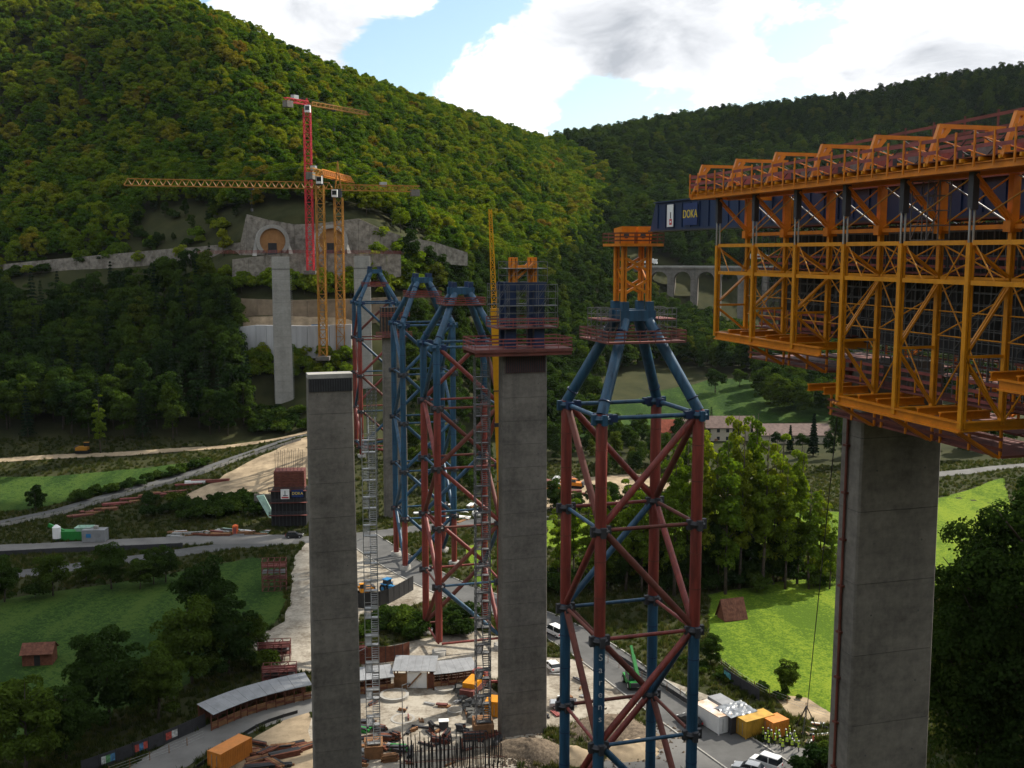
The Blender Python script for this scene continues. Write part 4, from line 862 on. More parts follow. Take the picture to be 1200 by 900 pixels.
        for z in (71.1, 71.6): piece('guard_plank', (5.3*sd_, a - .2, Z(z)), (5.3*sd_, a2 + .2, Z(z)), .05, M['rail'], ms, h=.16)
    # inner tube scaffold, too fine to pick apart
    m = MB()
    for u in (3.3, 4.5):
        for k in range(55): m.beam((u*sd_, 12 - k, Z(bot(12-k) + .8)), (u*sd_, 12 - k, Z(73.8)), .06)
        for z in np.arange(63.5, 73.6, .75):
            m.beam((u*sd_, 12, Z(z)), (u*sd_, -42, Z(z)), .05)
        for k in range(0, 54, 4): m.beam((u*sd_, 12-k, Z(66)), (u*sd_, 8-k, Z(70)), .05)
    tag(m.build('tube_scaffold', M['steel_m'], ms), kind='stuff')
    # top walkway with planks and portal frames
    for u, w_ in ((9.3, .3), (8.75, .3), (5.9, .45)): piece('top_beam', (u*sd_, 15.5, Z(76.55)), (u*sd_, -43, Z(76.55)), w_, M['orange'], ms, h=.42, kind='ibeam')
    for a in np.arange(15, -43, -1.5): piece('outrigger', (5.5*sd_, a, Z(76.9)), (9.6*sd_, a, Z(76.9)), .14, M['yellow'], ms, h=.2)
    for a in np.arange(15.4, -43, -3.0):
        MB().box(min(6.3*sd_, 9.4*sd_), max(6.3*sd_, 9.4*sd_), a - 2.95, a, Z(77.02), Z(77.09)).build('walkway_board', M['plank_r'], ms)
        for k, z in enumerate((77.55, 78.15)): piece('guard_plank', (9.55*sd_, a, Z(z) + rnd.uniform(-.05, .05)), (9.55*sd_, a - 2.98, Z(z) + rnd.uniform(-.05, .05)), .05, M['rail'], ms, h=.2)
        for k, z in enumerate((77.9,)): piece('guard_plank', (6.1*sd_, a, Z(z) + rnd.uniform(-.05, .05)), (6.1*sd_, a - 2.98, Z(z)), .05, M['rail'], ms, h=.18)
        for q in (0, 1.5): piece('guard_post', (9.6*sd_, a - q, Z(76.5)), (9.6*sd_, a - q, Z(78.45)), .09, M['orange'], ms); piece('guard_post', (6.05*sd_, a - q, Z(76.8)), (6.05*sd_, a - q, Z(78.3)), .08, M['orange'], ms)
    for a in [15 - 6*k for k in range(10)]:
        piece('portal_leg', (9.4*sd_, a, Z(76.8)), (8.6*sd_, a, Z(79.2)), .26, M['orange'], ms); piece('portal_top', (8.75*sd_, a, Z(79.1)), (4.2*sd_, a, Z(79.1)), .24, M['orange'], ms, h=.24)
        piece('portal_leg', (5.3*sd_, a, Z(77.0)), (5.3*sd_, a, Z(79.0)), .3, M['orange'], ms); piece('portal_brace', (5.3*sd_, a, Z(77.9)), (4.2*sd_, a, Z(76.8)), .2, M['orange'], ms)
        piece('portal_haunch', (8.72*sd_, a, Z(78.3)), (8.1*sd_, a, Z(79.0)), .3, M['orange'], ms); piece('control_box', (7.4*sd_, a, Z(77.1)), (7.4*sd_, a, Z(78.0)), .4, M['steel_d'], ms)
for a in np.arange(14, -42, -3.0):
    for sd_ in (-1, 1):
        piece('hose', (8.9*sd_, a, Z(76.9)), (8.3*sd_, a - 1.4, Z(78.6)), .07, M['black'], ms, kind='bar'); piece('hose', (8.3*sd_, a - 1.4, Z(78.6)), (6.4*sd_, a - 2.4, Z(77.2)), .07, M['black'], ms, kind='bar')
        piece('tie_rod', (9.4*sd_, a, Z(78.2)), (8.4*sd_, a - 2.8, Z(77.1)), .08, M['orange'], ms, kind='bar')
        MB().box(min(7.6*sd_, 8.2*sd_), max(7.6*sd_, 8.2*sd_), a - 2.3, a - 1.6, Z(77.1), Z(77.8)).build('equipment_box', M['rail'] if int(a) % 2 else M['steel_m'], ms)
for sd_ in (-1, 1):
    for a in A_ALL[:-1]:
        for k in range(1, 3):
            for u in (5.9, 8.6): piece('tie_rod', (u*sd_, a - 2*k, Z(70.4)), (u*sd_, a - 2*k + (1.6 if k == 1 else -1.6), Z(72.4)), .09, M['yellow'], ms, kind='bar')
        for z in (66.9, 68.4): piece('tie_rod', (5.9*sd_, a - .2, Z(z)), (5.9*sd_, a - 5.8, Z(z)), .09, M['yellow'], ms, kind='bar')
        piece('tie_rod', (5.9*sd_, a - .2, Z(66.9)), (4.6*sd_, a - 5.8, Z(70.0)), .1, M['yellow'], ms, kind='bar')
# end frame at the far face
for z in (65.2, 70.3, 72.5): piece('end_beam', (-8.3, 12.3, Z(z)), (-2.0, 12.3, Z(z)), .2, M['yellow'], ms)
for u in (-2.0, 2.0): piece('post', (u, 12, Z(65.2)), (u, 12, Z(76.3)), .4, M['yellow'], ms, kind='twin')
piece('end_beam', (-9.4, 15.6, Z(76.6)), (9.4, 15.6, Z(76.6)), .3, M['orange'], ms, h=.42)
for z in (77.4, 77.9, 78.3): piece('guard_plank', (-9.5, 15.8, Z(z)), (9.5, 15.8, Z(z)), .05, M['rail'], ms, h=.2)
# upper inner railing seen over the walkway
for a in np.arange(6, -43, -3.0):
    for z in (78.6, 79.2, 80.0): piece('guard_plank', (-2.2, a, Z(z) + .02*(6-a)), (-2.2, a - 2.95, Z(z) + .02*(9-a)), .05, M['deckred'], ms, h=.2)
    piece('guard_post', (-2.15, a, Z(76.8)), (-2.15, a, Z(80.3) + .02*(6-a)), .1, M['deckred'], ms)
MB().box(-2.3, 2.3, -43, 8, Z(76.6), Z(76.8)).build('inner_deck', M['deckred'], ms)
# grey ladder scaffold between the frames
scaffold(ms, -8.0, -6.4, -13.4, -11.9, Z(72.7), Z(76.2), .8, .9, name='ladder_scaffold')
# ---------------------------------------------------------------- blue launching girder
gd = thing('launching_girder', 'long dark blue launching girder reaching out toward the front tower', 'girder', (28.5, 79, 62), TH)
b = MB(); y0, y1 = -44, 41.6
b.add([(-1.7, y0, Z(74.3)), (-1.7, y1, Z(74.3)), (-1.7, y1 - 1.4, Z(77.2)), (-1.7, y0, Z(77.2)), (-.5, y0, Z(74.3)), (-.5, y1, Z(74.3)), (-.5, y1 - 1.4, Z(77.2)), (-.5, y0, Z(77.2))],
      [(0,1,2,3),(7,6,5,4),(0,4,5,1),(1,5,6,2),(2,6,7,3),(3,7,4,0)]).build('box_girder', M['navy'], gd)
for i in range(42): MB().box(-1.82, -1.7, 39.4 - i*2, 39.52 - i*2, Z(74.5), Z(77.0)).build('stiffener', M['navy'], gd)
MB().box(-1.95, -.3, y0, 40.2, Z(77.2), Z(77.32)).build('top_flange', M['navy'], gd); MB().box(-1.95, -.3, y0, y1, Z(74.16), Z(74.3)).build('bottom_flange', M['steel_d'], gd)
def side_sign(parent, loc, w_, h_, bg, txt, tmat, rot, fs, name='sign', second=None):
    o = MB().box(-w_/2, w_/2, -.03, .03, -h_/2, h_/2).build(name, M[bg], parent); o.location = loc; o.rotation_euler = rot
    if txt:
        l = mesh_obj('lettering', text_mesh(txt, fs, M[tmat]), o); l.rotation_euler = (R(90), 0, 0); l.location = (0, -.045, second or 0)
    return o
M['sign_y'] = mat('sign_yellow', (.75, .55, .03), .5, .05); M['sign_b'] = mat('sign_blue', (.01, .03, .12), .5, .1); M['sign_r'] = mat('sign_red', (.5, .02, .03), .5, .1)
s = side_sign(gd, (-1.86, 36.1, Z(75.75)), 1.5, 2.3, 'white', None, None, (0, 0, R(-90)), 1)
MB().box(-.1, .5, -.05, -.035, -.95, -.35).build('emblem', M['sign_r'], s); MB().box(.05, .35, -.06, -.052, -.75, -.55).build('emblem_core', M['white'], s); MB().tube((.2, -.045, -.3), (.2, -.045, .35), .06, n=6).build('emblem_stroke', M['steel_d'], s)
side_sign(gd, (-1.86, 31.3, Z(75.75)), 3.2, 2.2, 'sign_b', 'DOKA', 'sign_y', (0, 0, R(-90)), 1.15)
g2_ = MB().box(.9, 2.1, y0, 30, Z(74.3), Z(77.15)).build('box_girder', M['navy'], gd)
# ---------------------------------------------------------------- tower cranes
def crane(name, label, base, mast_top_z, mast_w, matn, jib_dir, jib_len, jib_z, jib_w, counter, apex=0.0, jib_mat=None, nb=None, cab_side=1):
    z0 = base[2]; t = thing(name, label, 'crane', base, 0, 'tower cranes'); J = Vector((*jib_dir, 0)).normalized(); jm = jib_mat or matn; hb = mast_top_z - z0
    MB().box(-mast_w*.9, mast_w*.9, -mast_w*.9, mast_w*.9, -.8, .6).build('foundation', M['conc'], t)
    MB().lattice((0, 0, .5), (0, 0, hb), mast_w, max(6, int(hb / (mast_w*1.15))), .34, .2).build('mast', M[matn], t)
    jz = jib_z - z0; side = Vector((-J.y, J.x, 0))
    m = MB(); n = int(jib_len / 2.6); dp = jib_w
    for k in range(n):
        a = J * (2 + k*(jib_len-2)/n) + Vector((0, 0, jz)); c = J * (2 + (k+1)*(jib_len-2)/n) + Vector((0, 0, jz)); mid = (a + c)/2 + Vector((0, 0, dp))
        for s_ in (-1, 1):
            w2 = side * s_ * dp * .5; m.beam(a + w2, c + w2, .26); m.beam(a + w2, mid, .16); m.beam(mid, c + w2, .16)
        m.beam(a + side*dp*.5, a - side*dp*.5, .14)
        if k < n - 1: m.beam(mid, mid + (c - a), .28)
    m.build('jib', M[jm], t)
    m = MB().lattice(Vector((0, 0, jz + .6)), -J * counter + Vector((0, 0, jz + .6)), dp*.9, max(3, int(counter/2.5)), .3, .16); m.build('counter_jib', M[matn], t)
    m = MB(); e = -J * (counter - 1.6); M0 = Matrix.Translation(e + Vector((0, 0, jz - .9))) @ Matrix.Rotation(math.atan2(J.y, J.x), 4, 'Z')
    m.box(-1.6, 1.6, -1.2, 1.2, -1.2, 1.2); m.v = [tuple(M0 @ Vector(v)) for v in m.v]; m.build('counterweight', M['conc'], t)
    m = MB(); M1 = Matrix.Translation(-J*(counter*.55) + Vector((0, 0, jz + 2.0))) @ Matrix.Rotation(math.atan2(J.y, J.x), 4, 'Z')
    m.box(-1.3, 1.3, -.8, .8, -.8, .8); m.v = [tuple(M1 @ Vector(v)) for v in m.v]; m.build('winch_box', M['steel'], t)
    MB().tube((0, 0, hb), (0, 0, jz), mast_w*.5, n=12).build('slewing_ring', M['steel_d'], t)
    c = MB().box(-1.0, 1.0, -1.1, 1.1, -1.4, 1.3).build('cab', M['white'], t); c.location = Vector((0, -mast_w*.7, jz - 1.6)) + J*.9*cab_side
    MB().box(-.8, .8, -1.14, -1.1, -.6, .9).build('cab_window', M['glass'], c)
    if apex:
        ap = Vector((0, 0, jz + apex)); mm = MB()
        for s1 in (-1, 1):
            for s2 in (-1, 1): mm.beam(J*s1*1.0 + side*s2*.8 + Vector((0, 0, jz)), ap, .26)
        for q in (.3, .6): mm.beam(J + side*.8*(1-q) + Vector((0, 0, jz + apex*q)), -J*(1-q) + Vector((0, 0, jz + apex*q)), .15)
        mm.build('apex_frame', M[matn], t)
        MB().beam(ap, J*jib_len*.55 + Vector((0, 0, jz + dp)), .09).beam(ap, -J*counter*.9 + Vector((0, 0, jz + 1)), .09).build('pendant_line', M['steel_d'], t)
    q = J*jib_len*.42 + Vector((0, 0, jz - .3)); MB().box(q.x-.8, q.x+.8, q.y-.8, q.y+.8, q.z-.5, q.z).build('trolley', M['steel_d'], t)
    MB().beam(q, q - Vector((0, 0, 7)), .07).box(q.x-.35, q.x+.35, q.y-.35, q.y+.35, q.z-8, q.z-7).build('hook_block', M['steel_d'], t)
    return t
q = P(364, 316, 416); crane('tower_crane', 'tall red tower crane rising past the left tunnel portal', (q.x, q.y, q.z - 1), 126, 2.5, 'crane_r', (18, 30), 37, 127.5, 1.5, 12, 2.5, jib_mat='crane_y')
q = P(400, 414, 392); crane('tower_crane', 'orange tower crane with a long jib reaching far left over the wood', (q.x, q.y, q.z - 1), 91.5, 2.9, 'crane_y', (-68, -22), 73, 94.5, 2.3, 30, 10)
q = P(379, 416, 386); crane('tower_crane', 'orange tower crane with its short jib pointing away up the hill', (q.x, q.y, q.z - 1), 95.5, 2.7, 'crane_y', (5, 41), 42, 99.0, 2.4, 12, 0, jib_mat='orange')
# ---------------------------------------------------------------- mobile crane with its telescopic boom
b0 = G(596, 815); mc = thing('mobile_crane', 'yellow mobile crane with its boom raised beside the middle pier', 'crane', (b0.x, b0.y, 0), 0)
tipp = P(574.5, 245, b0.y - 2) - b0; prev = Vector((.2, 0, 2.6)); dirv = (tipp - prev)
for i, (f0, f1, w_) in enumerate(((0, .33, 1.5), (.33, .56, 1.35), (.56, .80, 1.2))):
    piece('boom_section', prev + dirv*f0, prev + dirv*f1, w_, M['boom'], mc)
    if i: piece('boom_collar', prev + dirv*(f0-.004), prev + dirv*(f0+.004), w_ + .25, M['steel_d'], mc)
for f in (.15, .26, .44, .63, .72): piece('boom_collar', prev + dirv*f, prev + dirv*(f+.002), 1.4, M['steel_d'], mc)
MB().lattice(prev + dirv*.80, prev + dirv*1.0, .8, 14, .12, .08, .4).build('fly_jib', M['boom'], mc)
MB().box(-1.3, 1.3, -5.5, 5.5, .9, 1.9).build('carrier', M['yellow'], mc); MB().box(-1.4, .3, -2.2, 2.6, 1.9, 3.6).build('superstructure', M['yellow'], mc); MB().box(-1.3, 1.3, -2.6, -1.2, 1.9, 3.4).build('counterweight', M['deckred'], mc)
MB().box(.4, 1.4, .8, 2.6, 1.9, 3.7).build('cab', M['glass'], mc)
for yy in (-4.4, -2.8, 2.6, 4.2):
    for s_ in (-1, 1): MB().tube((s_*1.0, yy, .65), (s_*1.4, yy, .65), .65, n=14).build('wheel', M['tyre'], mc)
for yy in (-3.7, 3.4):
    for s_ in (-1, 1): MB().box(min(s_*1.3, s_*3.2), max(s_*1.3, s_*3.2), yy-.2, yy+.2, .8, 1.15).box(s_*3.1-.3, s_*3.1+.3, yy-.3, yy+.3, 0.06, .8).build('outrigger', M['rail'], mc)
# ---------------------------------------------------------------- scaffold stair towers
def stair_tower(label, px, py, ztop, w_, d_, sm='steel'):
    p = G(px, py); t = thing('stair_tower', label, 'stair tower', (p.x, p.y, 0), TH*.5, 'scaffold stair towers'); n = int(ztop / 2.0)
    for x in (-w_/2, w_/2):
        for y in (-d_/2, 0, d_/2): piece('standard', (x, y, 0), (x, y, n*2.0 + 1), .11, M[sm], t, kind='bar')
    MB().box(-w_*.7, w_*.7, -d_*.65, d_*.65, .02, 1.9).build('base_block', M['plank'], t)
    land = MB().box(-w_/2, w_/2, -.45, .45, 0, .1)
    for z in (.5, 1.0): land.beam((-w_/2, -.45, z), (w_/2, -.45, z), .06)
    lme = land.mesh('landing', M[sm])
    fl = MB(); L_ = d_ - .9
    for k in range(8): fl.box(-w_*.24, w_*.24, -L_/2 + k*L_/8, -L_/2 + (k+1)*L_/8, k*.25, k*.25 + .06)
    for s_ in (-1, 1):
        fl.beam((s_*w_*.25, -L_/2, 0), (s_*w_*.25, L_/2, 2.0), .1, .2); fl.beam((s_*w_*.25, -L_/2, 1), (s_*w_*.25, L_/2, 3.0), .07)
    fme = fl.mesh('flight', M[sm])
    led = MB()
    for x in (-w_/2, w_/2):
        for z in (0, 1): led.beam((x, -d_/2, z), (x, d_/2, z), .07)
        led.beam((x, -d_/2, 0), (x, 0, 2), .06)
    lem = led.mesh('guardrail', M[sm])
    for k in range(n):
        o = mesh_obj('landing', lme, t); o.location = (0, (-1 if k % 2 else 1)*(d_/2 - .45), k*2.0 + .1); o.rotation_euler = (0, 0, 0 if k % 2 else math.pi)
        o = mesh_obj('stair_flight', fme, t); o.location = ((.25 if k % 2 else -.25)*w_, 0, k*2.0 + .1); o.rotation_euler = (0, 0, 0 if k % 2 else math.pi)
        o = mesh_obj('guardrail', lem, t); o.location = (0, 0, k*2.0)
    for z in (16, 32): piece('wall_tie', (-w_/2, 0, z), (-w_/2 - 1.6, -2, z), .09, M[sm], t, kind='bar')
    return t
stair_tower('pale scaffold stair tower beside the left pier', 438, 884, 49, 1.9, 2.6)
stair_tower('grey scaffold stair tower left of the middle pier', 566, 858, 56, 2.1, 2.8, 'steel_m')
p = P(418, 600, 282); e = thing('stair_tower', 'far scaffold stair tower before the farthest steel tower', 'stair tower', (p.x+4.5, p.y, hz(p.x+4.5, p.y)), 0, 'scaffold stair towers')
scaffold(e, -1.2, 1.2, -1.2, 1.2, 0, 36, 1.2, 1.0, r=.12, name='scaffold_frame')
# ---------------------------------------------------------------- tunnel portals and retaining walls
def portal(px, label):
    q = P(px, 297, 434); t = thing('tunnel_portal', label, 'tunnel portal', (q.x, q.y, q.z), TH, 'tunnel portals'); n = 28; R1, R2 = 6.6, 5.1; zc = 5.0
    m = MB(); f = []
    for y in (0, 7):
        for rr in (R1, R2):
            for i in range(n + 1): an = -.25*math.pi + 1.5*math.pi*i/n; m.v.append((rr*math.cos(an), y, zc + rr*math.sin(an)))
    K = n + 1
    for i in range(n):
        m.f += [(i, i+1, K+i+1, K+i), (2*K+i, 3*K+i, 3*K+i+1, 2*K+i+1), (i, 2*K+i, 2*K+i+1, i+1), (K+i, K+i+1, 3*K+i+1, 3*K+i)]
    m.build('portal_ring', M['conc_l'], t)
    m = MB(); m.v = [(5.2*math.cos(2*math.pi*i/32), 1.2, zc + 5.2*math.sin(2*math.pi*i/32)) for i in range(32)]; m.f = [tuple(range(32))]; m.build('closing_board', M['wood_o'], t)
    MB().box(-1.8, 1.6, .9, 1.4, .1, 4.2).build('opening', M['black'], t); MB().box(-2.0, 1.8, .85, .95, -.5, 1.6).build('gate_panel', M['steel_d'], t)
    MB().add([(-8.2,-.5,-1),(-6.4,-.5,-1),(-6.2,5,4.5),(-6.9,5,4.5),(-8.2,1.5,-1),(-6.4,1.5,-1)], [(0,1,2,3),(1,5,2),(0,3,4),(3,2,5,4)]).build('wing', M['conc_l'], t)
    MB().add([(8.2,-.5,-1),(6.4,-.5,-1),(6.2,5,4.5),(6.9,5,4.5),(8.2,1.5,-1),(6.4,1.5,-1)], [(3,2,1,0),(2,5,1),(4,3,0),(4,5,2,3)]).build('wing', M['conc_l'], t)
    return t
portal(320, 'left tunnel portal, a pale ring closed with brown boards'); portal(389, 'right tunnel portal behind the yellow crane masts')
def wall(name, label, pts, mt, cat='retaining wall', th=1.0, panel=6.0, cap=None, group=None):
    # pts: (px, py_bottom, py_top, Y) along the wall; built as upright panels
    q = [(P(px, pb, Y), P(px, pt, Y)) for px, pb, pt, Y in pts]; o0 = q[0][0]; t = thing(name, label, cat, o0, 0, group)
    for (a, at), (b, bt) in zip(q, q[1:]):
        n = max(1, round((b - a).length / panel)); d = (b - a); d.z = 0; nn = Vector((d.y, -d.x, 0)).normalized()
        if nn.y > 0: nn = -nn
        for i in range(n):
            f0, f1 = i/n + .06/panel/n, (i+1)/n - .06/panel/n
            pa, pb, ta, tb = a.lerp(b, f0), a.lerp(b, f1), at.lerp(bt, f0), at.lerp(bt, f1); k = -nn*th; jit = nn * rnd.uniform(0, .12)
            vs = [v - o0 + jit for v in (pa - Vector((0,0,2)), pb - Vector((0,0,2)), tb, ta)]; vs += [v + k for v in vs]
            MB().add(vs, [(0,1,2,3),(7,6,5,4),(0,4,5,1),(1,5,6,2),(2,6,7,3),(3,7,4,0)]).build('wall_panel', M[mt], t)
            if cap: MB().beam((ta + tb)/2*0 + ta - o0 + k*.5, tb - o0 + k*.5, th + .3, .3).build('wall_cap', M[cap], t)
    return t
wall('retaining_wall', 'grey sprayed concrete wall behind the tunnel portals', [(216,306,291,456),(282,302,284,447),(289,302,251,446.4),(312,302,257,446.4),(345,302,263,446.4),(372,302,262,446.4),(420,302,256,446.4),(446,302,268,446.4),(470,302,276,446.8),(510,303,284,452),(548,306,296,462)], 'shot')
wall('retaining_wall', 'grey brown wall below the portal terrace', [(272,330,304,424),(330,329,297,423),(420,327,297,422),(470,318,298,424)], 'shot')
wall('retaining_wall', 'long low wall along the road left of the portals', [(-40,326,314,478),(60,318,304,472),(150,312,296,466),(216,306,290,458),(240,304,290,453)], 'shot')
wall('retaining_wall', 'tan retaining wall above the sunlit bench', [(282,382,350,408),(340,380,352,406),(420,376,350,405),(470,366,348,408)], 'tanw')
wall('sheeted_wall', 'pale sheeted excavation wall behind the crane masts', [(272,414,384,394),(300,414,381,392),(360,414,382,391),(412,410,380,392)], 'sheetw', 'wall', 1.2, 4)
wall('retaining_wall', 'small brown wall behind the foot of the far pier', [(292,470,440,390),(325,470,438,388),(362,468,440,388)], 'tanw')
drape('sand_bench', wobble([tuple(P(x, 300, y).xy) for x, y in ((274,394),(330,392.5),(412,393),(430,404),(412,405),(340,406),(284,407))], .4, 3, 31), M['sand'], .25, 'sunlit sandy bench above the sheeted wall')
q0, q1, q2 = P(232, 298, 425), P(330, 297, 421.5), P(470, 298, 421.5); t = thing('guard_fence', 'thin red safety fence on the portal terrace edge', 'fence', q0, 0)
for a_, b_ in ((q0, q1), (q1, q2)): railing(t, a_ - q0, b_ - q0, 1.3, 'rail', 3, 2.5)
# ---------------------------------------------------------------- highway viaduct with traffic
vd = thing('viaduct', 'old concrete arch viaduct carrying the highway across the side valley', 'viaduct', (0, 0, 0)); 
va, vb = P(700, 313, 690), P(990, 301, 655); L0 = (vb - va).length; dv = (vb - va).normalized(); vd.location = va; vd.rotation_euler = (0, 0, math.atan2(dv.y, dv.x))
slope = dv.z * L0; nA = 10; sp = (L0 - 6) / nA; r_ = sp*.36; wdt = 16
for i in range(nA):
    x0 = 3 + i*sp; m = MB(); n = 14; zt = -.9; zs = -6.5
    prof = [(x0, zt), (x0 + sp, zt), (x0 + sp, -34), (x0 + sp - (sp/2 - r_), -34)]
    cx = x0 + sp/2
    prof += [(cx + r_*math.cos(math.pi*k/n), zs - .0 + r_*math.sin(math.pi*k/n)*.98 - r_*.25) for k in range(n + 1)] + [(x0 + sp/2 - r_, -34), (x0, -34)]
    m.extrude_y(prof, 0, wdt); m.build('arch', M['conc'], vd)
MB().box(-10, L0 + 10, -.5, wdt + .5, -.9, 0).build('deck_slab', M['conc'], vd)
MB().box(-10, L0 + 10, -.45, -.2, 0, .9).build('parapet', M['conc_l'], vd); MB().box(-10, L0 + 10, wdt + .2, wdt + .45, 0, .9).build('parapet', M['conc_l'], vd)
MB().box(-9.9, L0 + 9.9, 0, wdt, .004, .012).build('road_surface', M['asph'], vd)
def truck(label, f, y, ln, col, cabcol):
    t = thing('truck', label, 'truck', va + dv*L0*f + Vector((-dv.y, dv.x, 0))*y + Vector((0,0,.02)), vd.rotation_euler.z, 'highway traffic')
    MB().box(-ln/2, ln/2 - 2.4, -1.25, 1.25, 1.1, 4.0).build('trailer', M[col], t); MB().box(ln/2 - 2.2, ln/2, -1.25, 1.25, .6, 3.6).build('cab', M[cabcol], t)
    MB().box(ln/2 - .05, ln/2 + .03, -1.1, 1.1, 2.0, 3.2).build('windscreen', M['glass'], t); MB().box(-ln/2, ln/2 - .5, -.9, .9, .6, 1.1).build('chassis', M['steel_d'], t)
    for x in (-ln/2 + 1, -ln/2 + 2.2, -ln/2 + 3.4, ln/2 - 1.2):
        for s_ in (-1, 1): MB().tube((x, s_*.9, .5), (x, s_*1.25, .5), .5, n=12).build('wheel', M['tyre'], t)
truck('white truck on the viaduct beside the orange tower head', .22, 4, 9, 'white', 'white'); truck('pale blue truck on the viaduct behind the scaffold', .66, 4, 15, 'silver', 'white')
# ---------------------------------------------------------------- farm buildings
def house(name, label, px0, px1, py_e, py_r, py_b, Y, dep, wallm, roofm, nwin, rows, overhang=.6, chim=False):
    a, b = P(px0, py_b, Y), P(px1, py_b, Y); w_ = b.x - a.x; zb = min(a.z, hz(a.x, Y), hz(b.x, Y)); ze = P(px0, py_e, Y).z - zb; zr = P(px0, py_r, Y + dep/2).z - zb
    t = thing(name, label, 'building', (a.x, Y, zb), 0, 'farm buildings'); MB().prism([(0,0),(w_,0),(w_,dep),(0,dep)], -2, ze).build('wall', M[wallm], t)
    MB().add([(0,0,ze),(w_,0,ze),(w_,dep,ze),(0,dep,ze),(0,dep/2,zr),(w_,dep/2,zr)], [(0,1,5,4),(1,2,5),(2,3,4,5),(3,0,4)]).build('gable', M[wallm], t)
    o = overhang; sl = (zr - ze)/(dep/2); rf = MB()
    rf.add([(-o,-o,ze-o*sl+.25),(w_+o,-o,ze-o*sl+.25),(w_+o,dep/2,zr+.25),(-o,dep/2,zr+.25),(-o,-o,ze-o*sl+.05),(w_+o,-o,ze-o*sl+.05),(w_+o,dep/2,zr+.05),(-o,dep/2,zr+.05)], [(0,1,2,3),(7,6,5,4),(0,4,5,1),(1,5,6,2),(3,7,4,0)])
    rf.add([(-o,dep+o,ze-o*sl+.25),(w_+o,dep+o,ze-o*sl+.25),(w_+o,dep/2,zr+.25),(-o,dep/2,zr+.25)], [(3,2,1,0)]); rfo = rf.build('roof', M[roofm], t)
    for r0 in range(rows):
        for i in range(nwin):
            x = (i + .5 + .12*((i*7) % 3 - 1))*w_/nwin; z = ze*(.28 + .45*r0) if rows > 1 else ze*.5; wn = MB().box(x-.55, x+.55, -.06, .02, z-.1, z+1.2).build('window', M['glass'], t); MB().box(x-.65, x+.65, -.12, -.061, z-.2, z-.12).build('sill', M['render'], wn)
    if chim: MB().box(w_*.3-.5, w_*.3+.5, dep/2-.5, dep/2+.5, zr-1, zr+1.6).build('chimney', M['roof_r'], rfo)
    MB().box(w_*.45, w_*.45+1.3, -.07, .02, 0, 2.2).build('door', M['plank'], t)
    return t
house('farmhouse', 'long cream farmhouse with brown tiled roof behind the riverside trees', 798, 885, 501, 488, 521, 392, 11, 'render', 'roof_b', 9, 2, chim=True)
house('long_shed', 'long low shed with pale pinkish roof right of the farmhouse', 886, 974, 510, 497, 524, 386, 14, 'render', 'roof_b', 7, 1)
house('small_house', 'small house with red roof left of the farmhouse', 768, 800, 506, 492, 520, 400, 9, 'render', 'roof_r', 3, 1)
# ---------------------------------------------------------------- vehicles
def wheel_set(t, xs, y, r, wd=.22):
    for x in xs:
        for s_ in (-1, 1):
            wl = MB().tube((x, s_*(y - wd), r), (x, s_*y, r), r, n=16).build('wheel', M['tyre'], t); MB().tube((x, s_*(y - .02), r), (x, s_*(y + .015), r), r*.58, n=12).build('rim', M['silver'], wl)
def car(label, pos, rz, col, kind='car', name='car', L_=4.4, W_=1.8):
    t = thing(name, label, 'car' if kind != 'van' else 'van', (pos.x, pos.y, pos.z + .08), rz, 'parked vehicles'); h = L_/2; w2 = W_/2
    if kind == 'van': low = [(-h,.35),(h,.35),(h,.8),(h-.1,1.0),(h-1.0,1.12),(-h,1.12)]; cab = [(-h+.02,1.12),(h-1.0,1.12),(h-1.65,1.95),(-h+.12,1.98)]
    elif kind == 'pickup': low = [(-h,.4),(h,.4),(h,.85),(h-.15,1.02),(.9,1.1),(-h,1.1)]; cab = [(-.6,1.1),(1.1,1.08),(.45,1.72),(-.5,1.74)]
    else: low = [(-h,.32),(h,.32),(h,.7),(h-.15,.82),(h-1.15,.95),(-h+.1,1.0),(-h,.75)]; cab = [(-h+.15,1.0),(h-1.2,.95),(h-1.95,1.42),(-h+.75,1.46)]
    m = MB(); n = len(low)
    m.v = [(x, -w2, z) for x, z in low] + [(x, w2, z) for x, z in low]; m.f = [tuple(range(n)), tuple(range(n, 2*n))[::-1]] + [(i, n+i, n+(i+1) % n, (i+1) % n) for i in range(n)]
    b_ = m.build('body', M[col], t); bv = b_.modifiers.new('bevel', 'BEVEL'); bv.width = .09; bv.segments = 3
    m = MB(); n = len(cab); k = w2*.82
    def cw(z): return w2 - .04 if z < 1.2 else k
    m.v = [(x, -cw(z), z) for x, z in cab] + [(x, cw(z), z) for x, z in cab]; m.f = [tuple(range(n)), tuple(range(n, 2*n))[::-1]] + [(i, n+i, n+(i+1) % n, (i+1) % n) for i in range(n)]
    m.build('window_band', M['glass'], t); zt = max(z for x, z in cab); xs = sorted(x for x, z in cab if z > zt - .1)
    r_ = MB().box(xs[0]-.05, xs[-1]+.05, -k-.02, k+.02, zt - .08, zt + .05).build('roof', M[col], t); r_.modifiers.new('bevel', 'BEVEL').width = .04
    for x in ((xs[0]+xs[-1])/2,): MB().box(x-.06, x+.06, -w2+.02, w2-.02, 1.0, zt-.08).build('pillar', M[col], t)
    wheel_set(t, (-h*.62, h*.62), w2 + .01, .33)
    for s_ in (-1, 1):
        MB().box(h-.06, h+.03, s_*w2*.7-.2, s_*w2*.7+.2, .62, .8).build('headlight', M['white'], t); MB().box(-h-.03, -h+.05, s_*w2*.78-.14, s_*w2*.78+.14, .66, .9).build('taillight', M['sign_r'], t)
    if kind == 'pickup': MB().box(-h+.1, -.7, -w2+.1, w2-.1, 1.05, 1.25).build('load', M['steel_d'], t)
    return t
